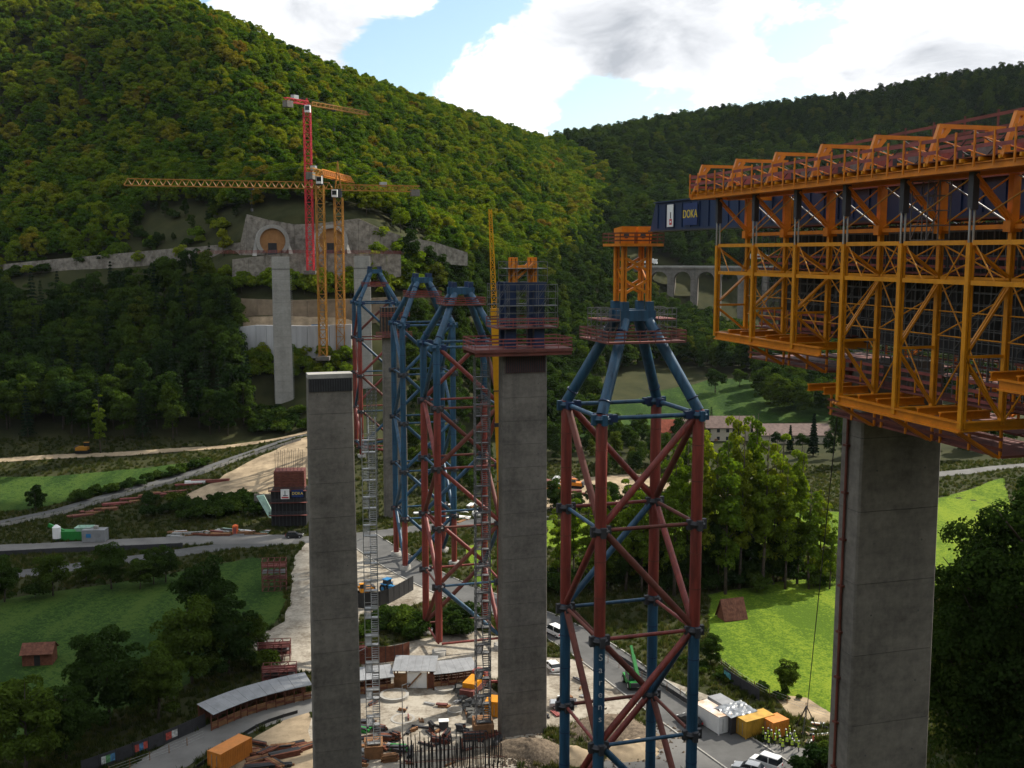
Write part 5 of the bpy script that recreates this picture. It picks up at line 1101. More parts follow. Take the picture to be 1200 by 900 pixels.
car('black car parked below the dark formwork block', hit(345, 630), R(5), 'black'); car('white van on the dark road left of the front tower', hit(650, 744), R(125), 'white', 'van', 'van', 4.8, 1.9)
car('silver pickup behind the lower left leg of the front tower', hit(660, 829), R(178), 'silver', 'pickup', 'pickup'); car('black car beside the white shed', hit(808, 849), R(120), 'black')
car('white car at the lower edge of the photo before the workers', hit(897, 899), R(140), 'white', 'van'); car('silver car left of the white car at the lower edge', hit(877, 905), R(150), 'silver'); car('white car behind the middle pier', hit(647, 784), R(110), 'white')
# tractor
t = thing('tractor', 'blue tractor parked on the pale yard left of the second tower', 'tractor', hit(457, 694) + Vector((0, 0, .05)), R(-35)); MB().box(-.2, 2.0, -.45, .45, .9, 1.6).build('bonnet', M['teal_p'], t); MB().box(-1.4, 1.9, -.4, .4, .6, .95).build('chassis', M['steel_d'], t)
MB().add([(-1.5,-.8,1.3),(-.1,-.75,1.3),(-.2,-.7,2.7),(-1.3,-.7,2.7),(-1.5,.8,1.3),(-.1,.75,1.3),(-.2,.7,2.7),(-1.3,.7,2.7)], [(0,1,2,3),(7,6,5,4),(0,4,5,1),(1,5,6,2),(3,7,4,0)]).build('cab_glass', M['glass'], t); MB().box(-1.5, -.05, -.85, .85, 2.7, 2.85).build('cab_roof', M['teal_p'], t)
for x, r_, w_ in ((-1.0, .9, .5), (1.5, .62, .38)):
    for s_ in (-1, 1): wl = MB().tube((x, s_*.75, r_), (x, s_*(.75+w_), r_), r_, n=18).build('wheel', M['tyre'], t); MB().tube((x, s_*(.74+w_), r_), (x, s_*(.77+w_), r_), r_*.5, n=12).build('rim', M['teal_p'], wl)
for s_ in (-1, 1): MB().box(-1.8, -.2, s_*1.0-.3, s_*1.0+.3, 1.78, 1.88).build('mudguard', M['teal_p'], t)
MB().tube((.6, .3, 1.6), (.6, .3, 2.6), .06, n=8).build('exhaust', M['steel_d'], t)
def excavator(label, pos, rz, col, s=1.0, boom=True):
    t = thing('excavator', label, 'excavator', pos + Vector((0, 0, .06)), rz, 'site machines'); t.scale = (s, s, s)
    for q in (-1, 1): MB().extrude_y([(-1.8,.1),(1.8,.1),(2.1,.45),(1.8,.8),(-1.8,.8),(-2.1,.45)], q*1.0-.28, q*1.0+.28).build('track', M['tyre'], t)
    MB().box(-1.9, 1.3, -1.2, 1.2, .95, 1.9).build('house', M[col], t); c = MB().box(.1, 1.4, .2, 1.15, 1.9, 2.9).build('cab', M['glass'], t); MB().box(.05, 1.45, .15, 1.2, 2.9, 3.0).build('cab_roof', M[col], c); MB().box(-2.2, -1.6, -1.15, 1.15, 1.0, 2.1).build('counterweight', M['steel_d'], t)
    if boom:
        piece('boom', (1.2, -.3, 1.5), (3.2, -.3, 3.6), .4, M[col], t); piece('boom', (3.1, -.3, 3.6), (5.0, -.3, 2.9), .36, M[col], t); piece('stick', (4.9, -.3, 3.0), (5.4, -.3, .9), .28, M[col], t)
        MB().extrude_y([(4.9,.2),(5.8,.1),(5.7,.9),(5.1,.9)], -.8, .2).build('bucket', M['steel_d'], t)
    return t
excavator('yellow excavator beside the left pier on the pale yard', hit(428, 697), R(200), 'yellow', .9); excavator('dusty yellow bulldozer on the forest track', hit(98, 531), R(5), 'crane_y', 1.15, False)
excavator('orange excavator in the sandy yard across the river', hit(676, 572), R(160), 'orange', 1.0)
t = thing('telehandler', 'bright green telehandler with raised boom on the dark road', 'telehandler', hit(741, 803) + Vector((0, 0, .07)), R(100)); MB().box(-2.4, 2.2, -1.1, 1.1, .6, 1.5).build('chassis', M['green_p'], t); MB().box(-1.6, .6, .1, 1.1, 1.5, 2.6).build('cab', M['glass'], t); MB().box(-1.65, .65, .05, 1.15, 2.6, 2.72).build('cab_roof', M['green_p'], t)
piece('boom', (-1.9, -.5, 1.6), (1.5, -.5, 4.6), .55, M['green_p'], t); piece('boom_tip', (1.4, -.5, 4.5), (2.8, -.5, 5.8), .4, M['green_p'], t); wheel_set(t, (-1.5, 1.5), 1.25, .62, .4); MB().box(-2.6, -2.3, -1.0, 1.0, .7, 1.4).build('counterweight', M['steel_d'], t)
# ---------------------------------------------------------------- containers and sheds
def container(label, pos, rz, L_, W_, H_, col, name='container', cat='container', topcol=None, ribs=True):
    t = thing(name, label, cat, pos + Vector((0, 0, .06)), rz, 'site containers'); MB().box(-L_/2, L_/2, -W_/2, W_/2, .1, H_).build('shell', M[col], t)
    tp_ = MB().box(-L_/2-.05, L_/2+.05, -W_/2-.05, W_/2+.05, H_, H_+.12).build('roof', M[topcol or col], t)
    m = MB()
    if ribs:
        n = int(L_/.35)
        for i in range(n): x = -L_/2 + .15 + i*(L_-.2)/n; m.box(x, x+.14, -W_/2-.05, W_/2+.05, .3, H_-.15)
        m.build('corrugation', M[col], t)
    for x in (-L_/2, L_/2):
        for y in (-W_/2, W_/2): MB().box(x-.08, x+.08, y-.08, y+.08, 0, H_+.14).build('corner_post', M[col], t)
    for s_ in (-.5, .5): MB().tube((-L_/2-.06, s_*W_*.4, .4), (-L_/2-.06, s_*W_*.4, H_-.3), .04, n=6).build('door_bar', M['steel'], t)
    return t
M['cont_o'] = mat('container_orange', (.58, .20, .03), .55, .2, .8); M['cont_y'] = mat('container_yellow', (.46, .26, .03), .6, .3, .8); M['rustyroof'] = mat('rusty_white_roof', (.62, .60, .56), .6, .3, .35, col2=(.45, .22, .08))
container('orange container in the lower left beside timber heaps', hit(270, 893), R(60), 6.0, 2.4, 2.6, 'cont_o'); container('mustard yellow container with rusty roof beside the workers', hit(884, 858), R(28), 5.4, 2.5, 2.6, 'cont_y', topcol='cont_y')
container('small orange container nearest the workers', hit(908, 861), R(28), 2.9, 2.5, 2.5, 'cont_o'); container('grey box between the yellow and orange containers', hit(894, 857), R(28), 1.4, 1.2, 1.6, 'steel', 'storage_box', 'box', ribs=False)
container('white shed with rust-stained roof left of the tarpaulin shed', hit(835, 850), R(118), 6.0, 2.5, 2.7, 'white', 'site_shed', 'shed', 'rustyroof'); container('grey ribbed container behind the white shed', hit(851, 842), R(118), 6.0, 2.4, 2.6, 'roof_g', topcol='roof_g')
t = container('dark open shed under a silver tarpaulin', hit(862, 852), R(28), 4.6, 3.4, 2.5, 'steel_d', 'tarpaulin_shed', 'shed', ribs=False); M['tarp'] = mat('silver_tarpaulin', (.20, .215, .23), .3, .5, 1.2, .8)
m = MB(); nn = 10; r2 = random.Random(3)
for i in range(nn+1):
    for j in range(nn+1): m.v.append((-2.6+5.2*i/nn, -2.0+4.0*j/nn, 2.68 + r2.uniform(0, .22) + .25*j/nn))
for i in range(nn):
    for j in range(nn): k = i*(nn+1)+j; m.f.append((k, k+nn+1, k+nn+2, k+1))
m.build('tarpaulin', M['tarp'], t)
for pos, rz, d, lb in ((hit(47, 776), R(8), (5.0, 3.2, 2.6, 3.6), 'brown wooden hay hut in the dark left meadow'), (hit(857, 724), R(18), (4.6, 3.0, .6, 4.0), 'small steep-roofed cabin in the sunlit meadow')):
    L_, W_, he, hr = d; t = thing('hut', lb, 'hut', pos, rz, None); MB().box(-L_/2, L_/2, -W_/2, W_/2, 0, he).build('wall', M['plank_r'], t)
    MB().add([(-L_/2,-W_/2,he),(L_/2,-W_/2,he),(L_/2,W_/2,he),(-L_/2,W_/2,he),(-L_/2,0,hr),(L_/2,0,hr)], [(0,3,4),(1,5,2)]).build('gable', M['plank_r'], t)
    for s_ in (-1, 1):
        for i in range(6):
            x0, x1 = -L_/2-.3 + i*(L_+.6)/6, -L_/2-.3 + (i+1)*(L_+.6)/6 - .03
            MB().add([(x0, s_*(W_/2+.5), he-.4), (x1, s_*(W_/2+.5), he-.4), (x1, 0, hr+.1), (x0, 0, hr+.1), (x0, s_*(W_/2+.5), he-.5), (x1, s_*(W_/2+.5), he-.5), (x1, 0, hr), (x0, 0, hr)], [(0,1,2,3),(7,6,5,4),(0,4,5,1),(1,5,6,2),(3,7,4,0)]).build('roof_board', M['roof_hut'], t)
    MB().box(-.5, .5, -W_/2-.05, -W_/2, 0, min(he, 1.9)).build('door', M['black'], t)
# ---------------------------------------------------------------- covered walkway
def walkway(label, pix, wd, hgt, shift=0):
    ln = smooth_line([Vector((*hit(*p).xy, 0)) for p in pix], 12); o0 = ln[0].copy(); t = thing('covered_walkway', label, 'walkway', o0, 0, 'covered walkway'); acc = [ln[0]]
    for p_ in ln[1:]:
        if (p_ - acc[-1]).length > 1.15: acc.append(p_)
    NR = []
    for i in range(len(acc)):
        d = acc[min(i+1, len(acc)-1)] - acc[max(i-1, 0)]; nr = Vector((-d.y, d.x, 0)).normalized(); NR.append(nr if nr.y > 0 else -nr)
    for i, (a, b_) in enumerate(zip(acc, acc[1:])):
        d = (b_ - a).normalized(); nr, n2 = NR[i], NR[i+1]; a = a - o0; b_ = b_ - o0; z = Vector((0, 0, 1)); jz_ = rnd.uniform(-.012, .012)
        v = [a - nr*.5 + z*(hgt+jz_), b_ - n2*.5 + z*(hgt+jz_), b_ + n2*(wd+.4) + z*(hgt+.7+jz_), a + nr*(wd+.4) + z*(hgt+.7+jz_)]; v = [v[0].lerp(v[1], .01), v[1].lerp(v[0], .01), v[2].lerp(v[3], .01), v[3].lerp(v[2], .01)]
        MB().add(v + [q - z*.08 for q in v], [(0,1,2,3),(7,6,5,4),(0,4,5,1),(1,5,6,2),(2,6,7,3),(3,7,4,0)]).build('roof_sheet', M['roof_g'], t)
        for off in (0, wd): piece('post', a + nr*off, a + nr*off + z*(hgt + .7*off/wd - .1), .16, M['plank_r'], t)
        piece('eaves_beam', a + z*(hgt-.15), b_ + z*(hgt-.15), .1, M['plank'], t, h=.2)
        for k in range(3): piece('board', a + d*.08 + z*(.35+k*.42), b_ - d*.08 + z*(.35+k*.42), .05, M['plank'] if (i+k) % 3 else M['plank_r'], t, h=.38)
        for k in range(5): piece('board', a + nr*wd + z*(.3+k*.5), b_ + nr*wd + z*(.3+k*.5), .05, M['plank_r'], t, h=.46)
    return t
walkway('long covered walkway with grey sheet roof left of the left pier', [(248,856),(290,839),(334,826),(372,818)], 3.0, 2.7); walkway('covered walkway section between the left pier and the gate hut', [(398,816),(430,813),(462,810)], 3.0, 2.7)
walkway('covered walkway section right of the gate hut', [(508,808),(530,806),(560,802)], 3.0, 2.9)
p = hit(486, 806); t = thing('gate_hut', 'gate canopy with grey roof and white double gate between walkway sections', 'gate', p + Vector((0, .6, 0)), R(-2))
for i in range(6): MB().add([(-3.6+i*1.2,-1.4,3.3),(-2.43+i*1.2,-1.4,3.3),(-2.43+i*1.2,3.2,4.2),(-3.6+i*1.2,3.2,4.2),(-3.6+i*1.2,-1.4,3.2),(-2.43+i*1.2,-1.4,3.2),(-2.43+i*1.2,3.2,4.1),(-3.6+i*1.2,3.2,4.1)], [(0,1,2,3),(7,6,5,4),(0,4,5,1),(1,5,6,2),(3,7,4,0),(2,6,7,3)]).build('roof_sheet', M['roof_g'], t)
for x in (-3.3, -1.3, 2.2, 3.3):
    for y in (-1.0, 2.8): piece('post', (x, y, 0), (x, y, 3.2 + .2*(y+1)), .2, M['plank'], t)
for x in (-1.2, .5): MB().box(x, x+1.65, -.95, -.88, .2, 2.9).build('gate_leaf', M['white'], t)
piece('gate_brace', (-1.0, -1.05, .4), (1.2, -1.05, 2.8), .22, M['plank'], t); MB().box(-3.3, -1.4, -1.0, -.9, .2, 2.7).build('side_panel', M['plank'], t); MB().box(2.3, 3.2, -1.0, -.9, .2, 2.7).build('side_panel', M['plank_r'], t)
# ---------------------------------------------------------------- fences
def panel_fence(name, label, pix, hgt, mt, plen=2.5, posters=()):
    ln = smooth_line([Vector((*hit(*p).xy, 0)) for p in pix], 4); o0 = ln[0].copy(); t = thing(name, label, 'fence', (o0.x, o0.y, hz(o0.x, o0.y)), 0, 'site fences'); acc = [ln[0]]; zz0 = hz(o0.x, o0.y)
    for p_ in ln[1:]:
        while (p_ - acc[-1]).length > plen: acc.append(acc[-1] + (p_ - acc[-1]).normalized()*plen)
    for i, (a, b_) in enumerate(zip(acc, acc[1:])):
        za, zb = hz(a.x, a.y) - zz0, hz(b_.x, b_.y) - zz0; A = a - o0; B = b_ - o0; A.z = za; B.z = zb; d = (B - A).normalized(); z = Vector((0, 0, 1))
        if mt: v = [A + d*.05 + z*.1, B - d*.05 + z*.1, B - d*.05 + z*hgt, A + d*.05 + z*hgt]; n_ = Vector((d.y, -d.x, 0))*.05; pn = MB().add(v + [q - n_ for q in v], [(0,1,2,3),(7,6,5,4),(0,4,5,1),(1,5,6,2),(2,6,7,3),(3,7,4,0)]).build('fence_panel', M[mt], t)
        else:
            m = MB()
            for k in (.3, .65, 1.0): m.beam(A + z*hgt*k, B + z*hgt*k, .03)
            m.build('wire', M['steel'], t)
        piece('fence_post', A, A + z*(hgt + .1), .09, M['steel_d'] if mt else M['plank'], t)
        for (k, cols) in posters:
            if k == i:
                nrm = Vector((d.y, -d.x, 0)); nrm = nrm if nrm.y < 0 else -nrm; c0 = (A + B)/2 + z*hgt*.55 + nrm*.08; up = z
                for q, cc in enumerate(cols):
                    x0, x1 = -1.0 + 2.0*q/len(cols), -1.0 + 2.0*(q+1)/len(cols); hh = .55
                    MB().add([c0 + d*x0 - up*hh, c0 + d*x1 - up*hh, c0 + d*x1 + up*hh, c0 + d*x0 + up*hh], [(0,1,2,3)]).build('poster', M[cc], t)
    return t
for nm, c_ in (('pp_b', (.08,.22,.4)), ('pp_g', (.12,.3,.12)), ('pp_r', (.4,.07,.05)), ('pp_w', (.5,.52,.5)), ('pp_c', (.1,.35,.4))): M[nm] = mat(nm, c_, .5, .7, 2.5)
panel_fence('poster_fence', 'dark grey hoarding with small colourful posters along the site road', [(96,908),(150,889),(200,870),(243,850)], 2.1, 'steel_d', 2.5, ((1, ('pp_w','pp_g','pp_b')), (3, ('pp_r','pp_b','pp_r')), (5, ('pp_r','pp_w')), (8, ('pp_w','pp_g','pp_c')), (11, ('pp_b',)), (14, ('pp_b','pp_c')), (17, ('pp_b','pp_w'))))
panel_fence('wire_fence', 'low wire fence between the hoarding path and the road', [(128,908),(170,893),(215,876),(250,860)], 1.2, None, 3.0)
panel_fence('hoarding', 'dark green hoarding along the footpath beside the meadow', [(848,795),(868,808),(898,826)], 2.0, 'steel_d', 2.5, ((0, ('pp_c',)),)); panel_fence('wire_fence', 'wire fence with posts along the near side of the footpath', [(700,770),(760,800),(810,822),(860,842)], 1.3, None, 3.0)
panel_fence('wire_fence', 'wire fence along the edge of the sunlit meadow', [(835,772),(880,806),(930,828),(985,846)], 1.3, None, 3.5); panel_fence('barrier', 'dark concrete barrier along the edge of the dark road', [(690,752),(745,785),(800,822),(850,853),(866,862)], .9, 'steel_d', 3.0)
panel_fence('crash_barrier', 'dark barrier between the site road and the public road', [(0,652),(70,648),(150,645),(215,642)], 1.3, 'steel_d', 3.0); panel_fence('barrier', 'dark kerb barrier around the sandy patch', [(225,905),(262,880),(305,850),(362,832)], .6, 'black', 2.5)
panel_fence('timber_wall', 'brown sheet pile wall behind the walkway', [(378,786),(420,779),(465,775),(488,768)], 3.0, 'plank_r', 1.6); panel_fence('timber_wall', 'dark timber retaining edge under the pale yard', [(415,712),(445,712),(487,690)], 3.2, 'black', 2.0)
panel_fence('ramp_barrier', 'grey concrete barrier along the haul ramp', [(0,618),(120,589),(240,555),(300,533),(358,515)], 1.0, 'conc_l', 3.0)
# ---------------------------------------------------------------- dark formwork block of the next pier
p = hit(340, 613); fb = thing('formwork_block', 'dark formwork block with two company signs left of the left pier', 'formwork', p, TH*.3); MB().box(-4.4, 4.6, -3, 3, 0, 9.5).build('formwork_body', M['black'], fb); MB().box(-3.6, 4.2, -2.4, 2.4, 9.5, 14.6).build('formwork_head', M['deckred'], fb)
for i in range(7): MB().box(-3.7, 4.3, -2.55, -2.4, 9.7 + i*.7, 9.95 + i*.7).build('waler', M['plank_r'], fb)
for i in range(10): MB().box(-4.4 + i*.95, -4.25 + i*.95, -3.2, -3.0, .2, 9.4).build('form_rib', M['steel_d'], fb)
for z in (3.0, 6.4, 9.5): MB().box(-4.9, 5.0, -4.0, -3.05, z, z + .12).build('working_deck', M['deckred'], fb); railing(fb, (-4.9, -4.0, z + .1), (5.0, -4.0, z + .1), 1.1, 'steel_d')
s = side_sign(fb, (-.6, -4.15, 8.9), 2.2, 2.6, 'white', None, None, (0, 0, 0), 1, 'sign'); MB().box(-.1, .1, -.06, -.04, -.5, .9).box(-.5, .7, -.06, -.04, -.5, -.3).build('emblem', M['steel_d'], s); MB().box(-.9, .9, -.06, -.04, -1.1, -.75).build('emblem_bar', M['sign_r'], s)
side_sign(fb, (2.6, -4.15, 9.0), 3.0, 2.0, 'sign_b', 'DOKA', 'sign_y', (0, 0, 0), 1.0)
for i in range(16): piece('rebar', (-3.2 + (i % 8)*.95, -2 + 4*(i//8), 14.5), (-3.2 + (i % 8)*.95, -2 + 4*(i//8), 19.5 + (i % 3)*.2), .1, M['steel_d'], fb, kind='bar')
M['mint'] = mat('mint_sheet', (.35, .52, .42), .6, .3, .8, .5); q = hit(309, 606)
o = tag(MB().add([(-2.2,2,5.5),(-.2,2,5.8),(3.2,0,0.1),(1.6,-.4,0.1),(-2.2,1.8,5.3),(-.2,1.8,5.6),(3.2,-.2,-.1),(1.6,-.6,-.1)], [(0,3,2,1),(4,5,6,7),(0,1,5,4),(1,2,6,5),(2,3,7,6),(3,0,4,7)]).build('tarpaulin', M['mint']), 'mint green sheet sloping down beside the formwork block', 'sheet'); o.location = q
o = tag(MB().box(-3.2, 3.6, 0, .5, 0, 5.2).build('concrete_wall', M['conc']), 'grey concrete wall behind the mint green sheet', 'wall'); o.location = hit(312, 601)
# ---------------------------------------------------------------- stored material and heaps
def stack(label, pos, rz, n, ln, w_, mts, name='timber_stack', lay=3, th=.25, grp='stored material'):
    t = thing(name, label, 'stack', pos + Vector((0, 0, .06)), rz, grp)
    for k in range(lay):
        for i in range(n):
            y = (i - n/2)*w_*1.12 + rnd.uniform(-.05, .05); o = rnd.uniform(-.3, .3); piece('beam', (-ln/2 + o, y, th*(k+.5)), (ln/2 + o, y + rnd.uniform(-.1, .1), th*(k+.5)), w_, M[rnd.choice(mts)], t, h=th*.94)
    return t
rs = random.Random(9)
for i in range(22):
    px = rs.uniform(205, 312); py = 629 - (px - 205)*.03 + rs.uniform(-4, 0); stack('low stack of mixed planks and pipes on the verge of the site road', hit(px, py), rs.uniform(-.4, .4), rs.randint(2, 5), rs.uniform(2.5, 6), .35, rs.choice((['plank', 'plank_r'], ['steel', 'roof_g'], ['mint', 'steel_d'], ['rail', 'deckred'], ['plank', 'white'])), lay=rs.randint(1, 3))
for i in range(20):
    f = i / 19; px = 95 + 160*f; py = 603 - 42*f + rs.uniform(-2, 4); stack('low stack of red brown beams along the haul ramp', hit(px, py), R(20) + rs.uniform(-.15, .15), rs.randint(2, 4), rs.uniform(4, 8), .4, rs.choice((['deckred', 'rail'], ['rail', 'rust'], ['white', 'roof_g'], ['plank', 'deckred'])), lay=rs.randint(1, 3), grp='stored beams along the ramp')
for i in range(16): px = rs.uniform(636, 690); py = rs.uniform(560, 582); stack('low stack of mixed material in the sandy yard across the river', hit(px, py), rs.uniform(0, 3), rs.randint(2, 4), rs.uniform(2, 5), .4, rs.choice((['steel_d', 'plank_r'], ['white', 'steel'], ['orange', 'yellow'], ['deckred'])), lay=rs.randint(2, 5), grp='stored material across the river')
for i in range(18): px = rs.uniform(490, 572); py = rs.uniform(592, 612); stack('low stack of pale sacks and panels behind the second tower', hit(px, py), rs.uniform(0, 3), rs.randint(2, 5), rs.uniform(1.5, 4), .45, rs.choice((['white', 'roof_g'], ['white', 'steel'], ['plank', 'white'])), lay=rs.randint(1, 4), grp='stored pale panels')
for i in range(14): px = rs.uniform(290, 358); py = rs.uniform(872, 900); stack('heap of rough timber beams beside the left pier foot', hit(px, py), rs.uniform(-.9, .9), rs.randint(2, 4), rs.uniform(2.5, 4.5), .3, ['plank', 'plank_r', 'black'], lay=rs.randint(1, 3), grp='timber heaps')
for i in range(12): px = rs.uniform(922, 972); py = rs.uniform(848, 872); stack('scattered rubble and boards behind the workers', hit(px, py), rs.uniform(0, 3), rs.randint(1, 3), rs.uniform(1, 2.5), .25, ['steel_d', 'plank', 'white', 'sand'], lay=1, grp='scattered boards')
for i in range(12): px = rs.uniform(424, 470); py = rs.uniform(850, 892); stack('small stack of formwork boards in the yard', hit(px, py), rs.uniform(-.5, .5), rs.randint(2, 4), rs.uniform(1.2, 2.8), .3, rs.choice((['plank'], ['green_p', 'steel_d'], ['steel_d', 'plank_r'])), lay=rs.randint(1, 4), grp='formwork boards in the yard')
for i in range(26): px = rs.uniform(424, 560); py = rs.uniform(818, 900); stack('small pile of loose formwork timber on the yard', hit(px, py), rs.uniform(0, 3), rs.randint(1, 3), rs.uniform(.8, 2.2), .22, rs.choice((['plank'], ['plank_r', 'steel_d'], ['steel', 'roof_g'], ['deckred', 'plank'])), lay=rs.randint(1, 2), grp='loose timber on the yard')
for i in range(18): px = rs.uniform(596, 690); py = rs.uniform(772, 842); stack('small pile of boards and steel on the pale paved area', hit(px, py), rs.uniform(0, 3), rs.randint(1, 3), rs.uniform(.8, 2.6), .24, rs.choice((['plank'], ['rail', 'white'], ['steel', 'steel_d'])), lay=rs.randint(1, 2), grp='boards on the paved area')
for i in range(22): px = rs.uniform(462, 585); py = rs.uniform(852, 884); stack('dark jumbled formwork steel behind the reinforcement bars', hit(px, py), rs.uniform(0, 3), rs.randint(2, 4), rs.uniform(1.0, 3.2), .2, rs.choice((['black', 'steel_d'], ['steel_d', 'plank_r'], ['rust', 'black'])), lay=rs.randint(1, 5), grp='jumbled formwork steel')
for i in range(14): q_ = P(rs.uniform(285, 408), 300, rs.uniform(394.5, 402)).xy; stack('low stack of red and pale material on the sunlit bench', Vector((q_[0], q_[1], hz(*q_) + .2)), rs.uniform(-.3, .3), rs.randint(2, 4), rs.uniform(2, 6), .5, rs.choice((['rail', 'deckred'], ['white', 'roof_g'], ['teal_p', 'steel_d'], ['hivizo', 'rail'])), lay=rs.randint(1, 3), th=.35, grp='stored material on the bench')
for lb, px, py, col, d in (('teal green crusher on the site road', 88, 632, 'green_p', (9, 2.6, 2.2)), ('pale grey site office beside the green machine', 112, 634, 'roof_g', (5.5, 2.8, 3.0))):
    t = container(lb, hit(px, py), R(2), *d, col, 'site_office' if 'office' in lb else 'crusher', 'machine' if 'crusher' in lb else 'office', ribs='office' not in lb)
    if 'office' in lb: MB().box(-1.8, -.6, -1.46, -1.4, 1.2, 2.2).build('window', M['teal_p'], t); MB().box(-.2, .8, -.5, .5, 3.1, 3.9).build('roof_unit', M['conc_l'], t)
    else: piece('conveyor', (-2, 0, 1.8), (-6.4, 0, 3.8), .8, M['green_p'], t); MB().add([(1,-1.2,2.2),(4,-1.2,2.2),(4,1.2,2.2),(1,1.2,2.2),(.4,-1.6,3.3),(4.6,-1.6,3.3),(4.6,1.6,3.3),(.4,1.6,3.3)], [(0,1,5,4),(1,2,6,5),(2,3,7,6),(3,0,4,7)]).build('hopper', M['mint'], t)
q = hit(67, 634); t = thing('water_tank', 'white upright tank at the left end of the green machine', 'tank', q, 0); MB().tube((0,0,.8),(0,0,3.6),1.0,n=14).build('tank', M['white'], t); MB().tube((0,0,3.6),(0,0,4.2),1.0,.3,14).build('lid', M['white'], t)
for x in (-.6, .6):
    for y in (-.6, .6): piece('leg', (x, y, 0), (x, y, .9), .15, M['steel_d'], t)
q = hit(276, 626); t = thing('toilet_cabin', 'small red upright cabin among the stored planks', 'cabin', q, 0); MB().box(-.6,.6,-.6,.6,0,2.3).build('wall', M['hivizo'], t); MB().add([(-.65,-.65,2.3),(.65,-.65,2.3),(.65,.65,2.3),(-.65,.65,2.3),(0,0,2.7)], [(0,1,4),(1,2,4),(2,3,4),(3,0,4)]).build('roof', M['hivizo'], t); MB().box(-.4,.4,-.64,-.6,.1,2.0).build('door', M['rail'], t)
def heap(label, pos, rx, ry, hgt, mt, seed, name='gravel_heap', n=26):
    r_ = np.random.RandomState(seed); m = MB(); K = 26; ph = r_.uniform(0, 6, 6)
    for i in range(n):
        q_ = i/(n-1)
        for k in range(K):
            an = 2*math.pi*k/K; w2 = 1 + .18*math.sin(an*2+ph[0]) + .12*math.sin(an*3+ph[1]); z = hgt*max(0, (1-q_**1.5))*(1+.25*math.sin(an*3+ph[2])*q_) + .16*math.sin(3.1*rx*q_*math.cos(an)+ph[3])*math.sin(2.7*ry*q_*math.sin(an)+ph[4])*(1-q_)**.5; m.v.append((rx*q_*w2*math.cos(an), ry*q_*w2*math.sin(an), z if q_ < .97 else 0.0))
    for i in range(n-1):
        for k in range(K): m.f.append((i*K+k, (i+1)*K+k, (i+1)*K+(k+1) % K, i*K+(k+1) % K))
    o = m.build(name, M[mt], None, True); o.location = pos + Vector((0, 0, .03)); tag(o, label, 'heap', 'heaps of gravel'); return o
heap('grey brown gravel heap right of the middle pier foot', hit(622, 880), 5.5, 4.0, 1.8, 'gravel', 1); heap('sandy heap behind the front tower leg', hit(672, 886), 3.2, 3.0, 1.5, 'sand', 2); heap('large earthy heap under the front tower', hit(722, 858), 7, 6, 2.0, 'gravel', 3); heap('earth heap inside the front tower base', hit(740, 878), 4.5, 4, 1.2, 'sand', 4)
# stones scattered on the heaps
m = MB(); r2 = random.Random(4)
for i in range(2600):
    px, py = (r2.gauss(622, 18), r2.gauss(882, 9)) if i % 2 else (r2.gauss(728, 26), r2.gauss(866, 12)); p = G(px, py); s_ = r2.uniform(.06, .24); m.add([(p.x + r2.uniform(-s_, s_) + s_*a, p.y + s_*b_ , .05 + s_*c) for a, b_, c in ((-1,-1,0),(1,-1,0),(1,1,0),(-1,1,0),(0,0,1.3))], [(0,1,4),(1,2,4),(2,3,4),(3,0,4)])
tag(m.build('rubble_stones', M['gravel']), 'loose stones scattered round the front tower base', None, None, 'stuff')
# reinforcement bars of a new pier base
q = G(530, 905); rb = thing('rebar_cage', 'cluster of tall dark reinforcement bars at the bottom edge of the photo', 'rebar', q, TH*.5)
for i in range(26):
    for y in (-1.6, 0, 1.6): piece('rebar', (-7.2 + i*.56 + rnd.uniform(-.1, .1), y + rnd.uniform(-.15, .15), 0), (-7.2 + i*.56 + rnd.uniform(-.12, .12), y, 5.0 + rnd.uniform(-.5, .6)), .13, M['black'], rb, kind='bar')
for z in (1.2, 2.6):
    for y in (-1.6, 1.6): piece('stirrup', (-7.3, y, z), (7.2, y, z), .08, M['rust'], rb, kind='bar')
for px, py, nm in ((472, 826, 'lamp_post'),):
    q = hit(px, py + 45); t = thing(nm, 'thin grey lamp post standing in the concrete yard', 'lamp post', q, 0); MB().tube((0,0,0),(0,0,9.0),.09,.06,8).build('pole', M['steel'], t); MB().beam((0,0,9),(.9,0,9.3),.1).build('arm', M['steel'], t); MB().box(.7,1.3,-.15,.15,9.2,9.35).build('lamp_head', M['steel_d'], t)
for px, py, r_, lb in ((462,816,2.4,'round shaft cover in the yard nearest the left pier'), (521,808,1.7,'round shaft cover before the right walkway section'), (472,842,1.9,'flat pale round cover in the middle of the yard'), (533,835,1.2,'small round cover beside the stone rows')):
    q = hit(px, py); t = thing('shaft_cover', lb, 'cover', q + Vector((0,0,.03)), 0, 'round shaft covers'); MB().tube((0,0,0),(0,0,.5 if r_ != 1.9 else .06),r_,n=28).build('ring', M['conc_l'], t); MB().tube((0,0,.4 if r_ != 1.9 else .05),(0,0,.52 if r_ != 1.9 else .08),r_*.8,n=28).build('lid', M['yard'], t)
q = hit(520, 854); t = thing('power_cabinet', 'small grey cabinet with white top in the yard', 'cabinet', q, R(6)); MB().box(-.7,.7,-.5,.5,0,1.3).build('body', M['steel_d'], t); MB().box(-.75,.75,-.55,.55,1.3,1.42).build('lid', M['white'], t)
